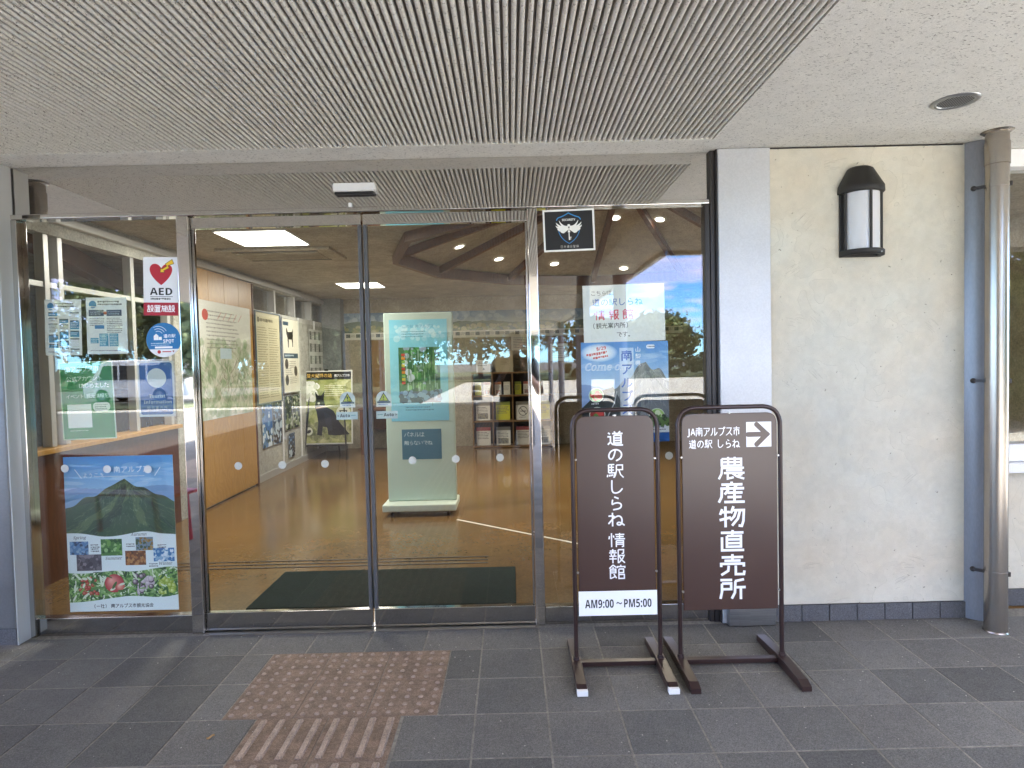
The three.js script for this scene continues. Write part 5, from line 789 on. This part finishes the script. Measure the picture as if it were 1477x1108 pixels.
  solo('prohibition_card', 'white card with a struck through circle on the shelf', 'card', sheetGeo(0.22, 0.25, 0.008), faced(e, 0.5), [0.19, ys[1] + 0.0125 + 0.125, IZ + 0.24 + 0.07], undefined, [-0.08, 0, 0]);
}
// low furniture between easel and board
{
  const t = thing('souvenir_table', 'dark red wooden table holding small souvenirs by the back wall', 'table', [-1.95, 0, -7.2]);
  part(t, 'top', rspan(-0.55, 0.55, 0.72, 0.75, -0.3, 0.3, 0.004), M.beam); part(t, 'skirt', rspan(-0.54, 0.54, 0.35, 0.719, -0.28, -0.26, 0.003), M.beam); for (const a of [-1, 1]) for (const b of [-1, 1]) part(t, 'leg', rbox(0.05, 0.718, 0.05, 0.004), M.beam, [a * 0.5, 0.3595, b * 0.26]);
  const figs = [['round red ornament with a dark face on the souvenir table', lin(0.22, 0.03, 0.02), -0.1], ['tan wooden ornament on the souvenir table', lin(0.3, 0.16, 0.08), -0.38], ['white round ornament on the souvenir table', lin(0.55, 0.53, 0.5), 0.25]];
  for (const [l, c, x] of figs) { const o = thing('ornament', l, 'ornament', [-1.95 + x, 0.751, -7.12], 'ornaments on the souvenir table'); part(o, 'body', new THREE.LatheGeometry([[0, 0], [0.06, 0.002], [0.085, 0.05], [0.08, 0.1], [0.055, 0.14], [0.062, 0.18], [0.04, 0.225], [0, 0.235]].map((p) => new THREE.Vector2(...p)), 24), std({ color: c, roughness: 0.4 })); part(o, 'face', new THREE.SphereGeometry(0.034, 14, 10).scale(1, 1, 0.4), M.black, [0, 0.17, 0.055]); }
  const [c, x] = canvas(200, 280); rect(x, '#c9c8c0', 0, 0, 200, 280); for (let k = 0; k < 6; k++) { photo(x, 16, 16 + k * 43, 60, 34, ['#77786f', '#4f524a', '#a0a298']); print(x, 86, 20 + k * 43, 96, 3, 11, '#80827a', 0.5); }
  solo('hanging_sheet', 'grey information sheet hanging from the souvenir table', 'sheet', sheetGeo(0.5, 0.6), faced(c, 0.6), [-1.75, 0.415, -6.88 - 0.01 + 0.0], undefined);
}
for (const [x, w, m, l] of [[-2.35, 0.5, M.shelf, 'tall brown cork board on the back wall behind the easel'], [1.2, 1.4, M.shelf, 'wide brown cork board on the back wall beyond the brochure shelf']]) solo('cork_board', l, 'board', rbox(w, 1.0, 0.02, 0.004), m, [x, 1.38, IZ + 0.0115]);
{ const [c, x] = canvas(200, 140); rect(x, '#cfcdbf', 0, 0, 200, 140); print(x, 20, 20, 160, 7, 15, '#777', 0.5); solo('pinned_sheet', 'cream paper pinned to the back wall above the brochure shelf', 'sheet', sheetGeo(0.36, 0.26), faced(c, 0.6), [0.2, 1.78, IZ + 0.0025]); solo('pinned_sheet', 'cream paper pinned to the wide brown cork board', 'sheet', sheetGeo(0.3, 0.3), faced(c, 0.6), [0.85, 1.6, IZ + 0.0235]); }
// ------------------------------------------------------------------ what the glass and steel mirror: forecourt, trees, vehicles, the photographer
function leafy(list, n, cx, cy, cz, rx, ry, rz, size) { // leaf-sized faces gathered in clumps
  const clumps = Array.from({ length: Math.max(8, n / 60 | 0) }, () => { const u = rr(-1, 1), a = rr(0, 6.28), r = Math.pow(rnd(), 0.4); return [cx + rx * r * Math.sqrt(1 - u * u) * Math.cos(a), cy + ry * r * u, cz + rz * r * Math.sqrt(1 - u * u) * Math.sin(a), rr(0.16, 0.34)]; });
  for (let i = 0; i < n; i++) {
    const c = clumps[i % clumps.length], p = new THREE.Vector3(c[0] + rr(-1, 1) * c[3] * rx, c[1] + rr(-1, 1) * c[3] * ry, c[2] + rr(-1, 1) * c[3] * rz), e = new THREE.Euler(rr(-1.2, 1.2), rr(0, 6.28), rr(-1.2, 1.2)), s = size * rr(0.6, 1.3);
    const q = [[-s, 0, 0], [0, -s * 0.5, 0], [s, 0, 0], [0, s * 0.5, s * 0.2]].map((v) => new THREE.Vector3(...v).applyEuler(e).add(p));
    for (const k of [0, 1, 2, 0, 2, 3]) list.push(q[k].x, q[k].y, q[k].z);
  }
}
const leafMats = [[0.1, 0.125, 0.04], [0.13, 0.145, 0.045], [0.055, 0.075, 0.03], [0.15, 0.15, 0.05]].map(([r, g, b]) => std({ color: lin(r, g, b), roughness: 0.8, side: THREE.DoubleSide }));
const faces = (l) => { const g = new THREE.BufferGeometry(); g.setAttribute('position', new THREE.Float32BufferAttribute(l, 3)); g.computeVertexNormals(); g.setAttribute('uv', new THREE.Float32BufferAttribute(new Float32Array(l.length / 3 * 2), 2)); return g; };
function tree(label, x, z, h, r, k, n = 6500) {
  const t = thing('tree', label, 'tree', [x, -0.06, z], 'trees across the forecourt'), th = h * 0.5, limbs = [tube([[0, 0, 0], [rr(-0.1, 0.1), th * 0.5, rr(-0.1, 0.1)], [rr(-0.3, 0.3), h * 0.75, rr(-0.3, 0.3)]], h * 0.022, 10, false, 8)];
  for (let i = 0; i < 7; i++) { const a = i * 0.9 + rr(0, 0.5), y = h * rr(0.3, 0.55); limbs.push(tube([[0, y, 0], [Math.cos(a) * r * 0.4, y + h * 0.13, Math.sin(a) * r * 0.4], [Math.cos(a) * r * 0.8, y + h * 0.24, Math.sin(a) * r * 0.8]], h * 0.009, 8, false, 6)); }
  part(t, 'trunk', join(limbs), M.bark); const l = []; leafy(l, n, 0, h * 0.6, 0, r, h * 0.42, r, 0.26); part(t, 'crown', faces(l), leafMats[k]);
}
[[-34, 52, 10, 4.5, 0], [-26, 49, 9, 4, 1], [-19, 53, 11, 4.8, 2], [-12.5, 50, 9, 4.2, 0], [-7, 54, 12, 4.6, 3], [-2.5, 50, 10, 3.8, 0], [2, 55, 12, 4.6, 1], [8, 51, 5, 3, 2], [13.5, 54, 5.5, 3.2, 0], [20, 50, 5, 3, 3], [28, 53, 6, 3.6, 0]].forEach(([x, z, h, r, k]) => tree('leafy park tree in the row beyond the forecourt road', x, z, h, r, k));
[[-13, 25, 6.5, 2.4], [-10.4, 27, 7.5, 2.6], [-8, 24.5, 6.5, 2.3], [-5.8, 27, 7, 2.4]].forEach(([x, z, h, r]) => tree('dense dark evergreen tree added on the lawn to darken the door reflections', x, z, h, r, 2, 5000));  // evergreens added to keep the bright view out of the door glass
tree('young sparse tree growing close to the plaza edge', 6.4, 13.5, 3.3, 0.9, 1, 700);
[[11, 4.5, 4.6, 1.8], [11.5, 9, 5, 2], [11, 17, 5.5, 2.2]].forEach(([x, z, h, r]) => tree('bushy round tree added behind the terrace hedge to screen low light', x, z, h, r, 1, 3000));  // trees added to cut low light reaching the slat sides
for (const [x0, x1, label] of [[-40, -6, 'long clipped hedge along the forecourt road'], [4, 40, 'clipped hedge beyond the gap by the bollard']]) { const h = thing('hedge', label, 'hedge', [(x0 + x1) / 2, 0.08, 45.6], 'hedges along the road'), l = []; const w = (x1 - x0) / 2; for (let i = 0; i < 40; i++) leafy(l, 420, -w + (i + 0.5) * w / 20, 0.8, 0, w / 20, 0.85, 0.7, 0.14); part(h, 'foliage', faces(l), leafMats[2]); }
{ const h = thing('hedge', 'clipped hedge added along the sunny side terrace to screen low light', 'hedge', [9.6, -0.014, 9.5], 'hedges along the road'), l = []; for (let i = 0; i < 26; i++) leafy(l, 380, 0, 0.72, -7.2 + i * 0.58, 0.5, 0.72, 0.5, 0.1); part(h, 'foliage', faces(l), leafMats[0]); }  // hedge added as a screen against low light under the soffit
const bol = thing('bollard', 'squat grey stone bollard at the end of the tactile path', 'bollard', [-1.35, -0.03, 21.6]); part(bol, 'post', new THREE.LatheGeometry([[0, 0.62], [0.1, 0.6], [0.16, 0.54], [0.19, 0.4], [0.21, 0]].map((p) => new THREE.Vector2(...p)), 24), M.asphalt); part(bol, 'band', cyl(0.194, 0.198, 0.06, 24), M.white, [0, 0.36, 0]);
// vehicles
function vehicle(name, label, cat, prof, glassQuads, L, Wd, paint, x, z, turn, wheels) {
  const v = thing(name, label, cat, [x, -0.03, z]); v.rotation.y = turn; const s = new THREE.Shape(); prof.forEach((p, i) => (i ? s.lineTo(...p) : s.moveTo(...p)));
  part(v, 'body', new THREE.ExtrudeGeometry(s, { depth: Wd - 0.12, bevelEnabled: true, bevelSize: 0.06, bevelThickness: 0.06, bevelSegments: 3 }).translate(0, 0, -(Wd - 0.12) / 2), paint);
  for (const q of glassQuads) for (const d of [-1, 1]) { const g = new THREE.Shape(); q.forEach((p, i) => (i ? g.lineTo(...p) : g.moveTo(...p))); part(v, 'window', new THREE.ExtrudeGeometry(g, { depth: 0.02, bevelEnabled: false }), M.black, [0, 0, d > 0 ? Wd / 2 - 0.012 : -Wd / 2 - 0.008]); }
  for (const wx of wheels) for (const d of [-1, 1]) { const w = part(v, 'wheel', cyl(0.31, 0.31, 0.2, 28).rotateX(Math.PI / 2), M.tyre, [wx, 0.31, d * (Wd / 2 - 0.09)]); part(w, 'rim', cyl(0.18, 0.2, 0.205, 20).rotateX(Math.PI / 2), M.steel); }
  for (const d of [-1, 1]) { part(v, 'headlight', rbox(0.06, 0.14, 0.28, 0.02, 2), M.white, [L / 2 + 0.02, 0.78, d * (Wd / 2 - 0.24)]); part(v, 'tail_light', rbox(0.05, 0.3, 0.12, 0.02, 2), M.red, [-L / 2 - 0.03, 0.9, d * (Wd / 2 - 0.12)]); }
}
vehicle('parked_van', 'white parked van mirrored in the poster covered pane', 'van', [[-2.1, 0.28], [2.1, 0.28], [2.15, 0.8], [1.75, 1.0], [1.25, 1.8], [1.0, 1.88], [-1.95, 1.9], [-2.1, 1.75]], [[[1.5, 1.04], [1.18, 1.7], [0.55, 1.7], [0.55, 1.04]], [[0.45, 1.04], [0.45, 1.7], [-0.75, 1.7], [-0.75, 1.04]], [[-0.85, 1.04], [-0.85, 1.7], [-1.9, 1.7], [-1.9, 1.04]]], 4.2, 1.7, std({ color: lin(0.75, 0.75, 0.76), roughness: 0.25 }), -17.6, 27, Math.PI, [1.3, -1.35]);
vehicle('parked_car', 'black parked car mirrored in the shop window', 'car', [[-2.0, 0.26], [2.0, 0.26], [2.05, 0.7], [1.1, 0.9], [0.5, 1.38], [-1.1, 1.42], [-1.9, 1.0], [-2.05, 0.8]], [[[1.0, 0.9], [0.45, 1.32], [-0.2, 1.34], [-0.2, 0.9]], [[-0.28, 0.9], [-0.28, 1.34], [-1.05, 1.34], [-1.5, 0.98]]], 4.0, 1.7, std({ color: lin(0.02, 0.02, 0.025), roughness: 0.2 }), 12.5, 12, 0.4, [1.25, -1.25]);
// a dry leaf and grit on the tiles
{ const g = new THREE.PlaneGeometry(0.03, 0.016, 6, 2), p = g.attributes.position; for (let i = 0; i < p.count; i++) p.setZ(i, 0.004 * Math.sin(p.getX(i) * 160) + 0.003 * Math.abs(p.getY(i)) * 100 * 0.2); g.rotateX(-Math.PI / 2); g.computeVertexNormals(); solo('dry_leaf', 'small dry tan leaf lying on the floor tiles', 'leaf', g, std({ color: lin(0.32, 0.2, 0.08), roughness: 0.9, side: THREE.DoubleSide }), [-1.19 - 0.03, 0.0062, 1.03], undefined, [0, 0.5, 0]); }
{ const l = []; for (let i = 0; i < 260; i++) { const s = rr(0.0012, 0.0034); l.push(plain(new THREE.IcosahedronGeometry(s, 0).scale(1, 0.6, 1).translate(rr(-2.7, 3.2), s * 0.5, rr(0.06, 1.45)))); } const m = struct('floor_grit', mergeGeometries(l), std({ color: lin(0.4, 0.38, 0.33), roughness: 1 })); m.userData = { kind: 'stuff', label: 'fine pale grit scattered over the porch tiles' }; }
// red bench by the corner post
{
  const b = thing('red_bench', 'red slatted bench with a backrest standing by the corner post', 'bench', [-3.3, 0, 1.95]); b.rotation.y = 0.25;
  for (let i = 0; i < 4; i++) part(b, 'seat_slat', rbox(1.2, 0.024, 0.085, 0.004), M.red, [0, 0.43, -0.15 + i * 0.1]); for (let i = 0; i < 3; i++) part(b, 'back_slat', rbox(1.2, 0.09, 0.022, 0.004), M.red, [0, 0.53 + i * 0.1, -0.22 - i * 0.02], [-0.2, 0, 0]);
  for (const q of [-0.5, 0.5]) { part(b, 'leg', bar([q, 0.418, 0.14], [q, 0.004, 0.17], 0.03, 0.03), M.red); part(b, 'leg', bar([q, 0.8, -0.3], [q, 0.004, -0.2], 0.03, 0.03), M.red); }
}
// photographer: one continuous body from tapered capsules
const V = (x, y, z) => new THREE.Vector3(x, y, z);
function field3(bones, c, half, res, k = 0.03) {
  const mc = new MarchingCubes(res, M.white, false, false, 400000), f = mc.field, p = V(), ab = V(), ap = V();
  const B = bones.map(([a, b, ra, rb, sx]) => ({ a: V(...a), b: V(...b), ra, rb, sx: sx ?? 1 }));
  for (let z = 0; z < res; z++) for (let y = 0; y < res; y++) for (let x = 0; x < res; x++) {
    p.set(c[0] + (x - res / 2) / (res / 2) * half, c[1] + (y - res / 2) / (res / 2) * half, c[2] + (z - res / 2) / (res / 2) * half);
    let d = 1e9;
    for (const o of B) {
      ab.subVectors(o.b, o.a); ap.subVectors(p, o.a); const L = ab.lengthSq(), t = L ? Math.min(1, Math.max(0, ap.dot(ab) / L)) : 0, dx = (p.x - o.a.x - ab.x * t) / o.sx, dy = p.y - o.a.y - ab.y * t, dz = p.z - o.a.z - ab.z * t;
      const q = Math.sqrt(dx * dx + dy * dy + dz * dz) - (o.ra + (o.rb - o.ra) * t); if (q > d + k) continue; const h = Math.max(0, k - Math.abs(d - q)) / k; d = Math.min(d, q) - h * h * k / 4;
    }
    f[x + y * res + z * res * res] = -d;
  }
  mc.isolation = 0; mc.update(); const n = mc.count, g = new THREE.BufferGeometry(), pos = new Float32Array(n * 3), nor = new Float32Array(n * 3);
  for (let i = 0; i < n; i++) for (let j = 0; j < 3; j++) { pos[i * 3 + j] = c[j] + mc.positionArray[i * 3 + j] * half; nor[i * 3 + j] = mc.normalArray[i * 3 + j]; }
  g.setAttribute('position', new THREE.BufferAttribute(pos, 3)); g.computeVertexNormals(); return g;
}
{
  const pe = thing('person', 'person in black T shirt and grey shorts taking a photo', 'person', [0.05, 0, 3.96]);
  const sk = std({ color: lin(0.5, 0.3, 0.21), roughness: 0.55 });
  const wr = { l: [-0.085, 1.4, -0.27], r: [0.085, 1.4, -0.27] }, el = { l: [-0.25, 1.12, -0.14], r: [0.27, 1.12, -0.14] }, sh = { l: [-0.19, 1.42, 0.02], r: [0.19, 1.42, 0.02] };
  const head = [[[0, 1.52, 0.0], [0, 1.585, -0.01], 0.052, 0.06], [[0, 1.685, 0.0], [0, 1.66, 0.0], 0.095, 0.092, 0.86], [[0, 1.62, -0.035], [0, 1.6, -0.045], 0.06, 0.05], [[0, 1.66, -0.09], [0, 1.635, -0.108], 0.012, 0.017], [[-0.08, 1.66, 0.0], [-0.08, 1.635, 0.005], 0.02, 0.014], [[0.08, 1.66, 0.0], [0.08, 1.635, 0.005], 0.02, 0.014], [[-0.022, 1.598, -0.09], [0.022, 1.598, -0.09], 0.01, 0.01]];
  const torso = [[[0, 1.36, 0.02], [0, 1.05, 0.015], 0.13, 0.12, 1.35], [[0, 1.02, 0.015], [0, 0.92, 0.02], 0.125, 0.13, 1.3], [sh.l, sh.r, 0.07, 0.07], [[0, 1.42, 0.01], [0, 1.55, 0], 0.07, 0.055]];
  const arm = (s) => [[sh[s], el[s], 0.055, 0.043], [el[s], wr[s], 0.042, 0.027]];
  const leg = (q) => [[[q * 0.1, 0.92, 0.02], [q * 0.115, 0.5, 0.0], 0.095, 0.06], [[q * 0.115, 0.5, 0.0], [q * 0.12, 0.3, 0.025], 0.06, 0.056], [[q * 0.12, 0.3, 0.025], [q * 0.12, 0.09, 0.02], 0.054, 0.036]];
  const hand = (s) => { const q = s === 'l' ? -1 : 1, w = wr[s], o = []; o.push([w, [w[0] - q * 0.004, w[1] + 0.03, w[2] - 0.06], 0.024, 0.027]); for (let i = 0; i < 4; i++) { const b = [w[0] - q * 0.0, w[1] + 0.052 - i * 0.019 + 0.008, w[2] - 0.075], L = [0.036, 0.041, 0.038, 0.03][i]; o.push([b, [b[0] + q * 0.004, b[1] + 0.004, b[2] - L], 0.0095, 0.0085]); o.push([[b[0] + q * 0.004, b[1] + 0.004, b[2] - L], [b[0] - q * 0.022, b[1] + 0.005, b[2] - L - 0.022], 0.0085, 0.0075]); } o.push([[w[0] - q * 0.01, w[1] + 0.01, w[2] - 0.035], [w[0] - q * 0.035, w[1] + 0.045, w[2] - 0.06], 0.012, 0.01]); o.push([[w[0] - q * 0.035, w[1] + 0.045, w[2] - 0.06], [w[0] - q * 0.05, w[1] + 0.06, w[2] - 0.085], 0.01, 0.008]); return o; };
  const parts = [field3([...torso, ...arm('l'), ...arm('r'), ...leg(-1), ...leg(1)], [0, 0.86, -0.05], 0.9, 120, 0.05), field3(head, [0, 1.63, -0.01], 0.17, 60, 0.02)];
  for (const s of ['l', 'r']) parts.push(field3(hand(s), [wr[s][0], wr[s][1] + 0.03, wr[s][2] - 0.06], 0.14, 76, 0.006));
  part(pe, 'body', mergeGeometries(parts), sk);
  const grow = (l, e) => l.map(([a, b, r0, r1, sx]) => [a, b, r0 + e, r1 + e, sx]);
  const sleeve = (s) => { const e = el[s], h = sh[s], m = h.map((v, i) => v + (e[i] - v) * 0.6); return [h, m, 0.071, 0.064]; };
  part(pe, 'shirt', field3([...grow([torso[0]], 0.014), [[0, 1.05, 0.015], [0, 0.88, 0.018], 0.135, 0.145, 1.3], [sh.l, sh.r, 0.084, 0.084], sleeve('l'), sleeve('r')], [0, 1.18, -0.02], 0.42, 90, 0.04), M.black);
  part(pe, 'shorts', field3([[[0, 0.96, 0.018], [0, 0.88, 0.02], 0.135, 0.138, 1.28], ...[-1, 1].map((q) => [[q * 0.1, 0.86, 0.02], [q * 0.118, 0.52, 0.0], 0.112, 0.098])], [0, 0.74, 0], 0.34, 80, 0.03), std({ color: lin(0.09, 0.09, 0.1), roughness: 0.9 }));
  part(pe, 'hair', field3([[[0, 1.7, 0.012], [0, 1.67, 0.03], 0.098, 0.09, 0.9], [[0, 1.735, -0.03], [0, 1.72, 0.0], 0.06, 0.07]], [0, 1.69, 0], 0.16, 56, 0.02), M.black);
  for (const q of [-1, 1]) part(pe, 'shoe', field3([[[q * 0.12, 0.055, 0.04], [q * 0.125, 0.045, -0.13], 0.046, 0.04], [[q * 0.12, 0.09, 0.02], [q * 0.12, 0.06, 0.02], 0.045, 0.05]], [q * 0.12, 0.07, -0.04], 0.17, 48, 0.02), M.white);
  for (const q of [-1, 1]) part(pe, 'eye', new THREE.SphereGeometry(0.011, 12, 8), M.white, [q * 0.033, 1.668, -0.079]);
}
{ const ph = thing('phone', 'black phone held up in both hands by the person', 'phone', [0.05, 1.462, 3.6]); part(ph, 'case', rbox(0.155, 0.075, 0.009, 0.004, 3), M.black); part(ph, 'screen', rbox(0.146, 0.068, 0.001, 0.0004), std({ color: lin(0.03, 0.03, 0.035), roughness: 0.1 }), [0, 0, 0.0051]); }

renderer.render(scene, camera);
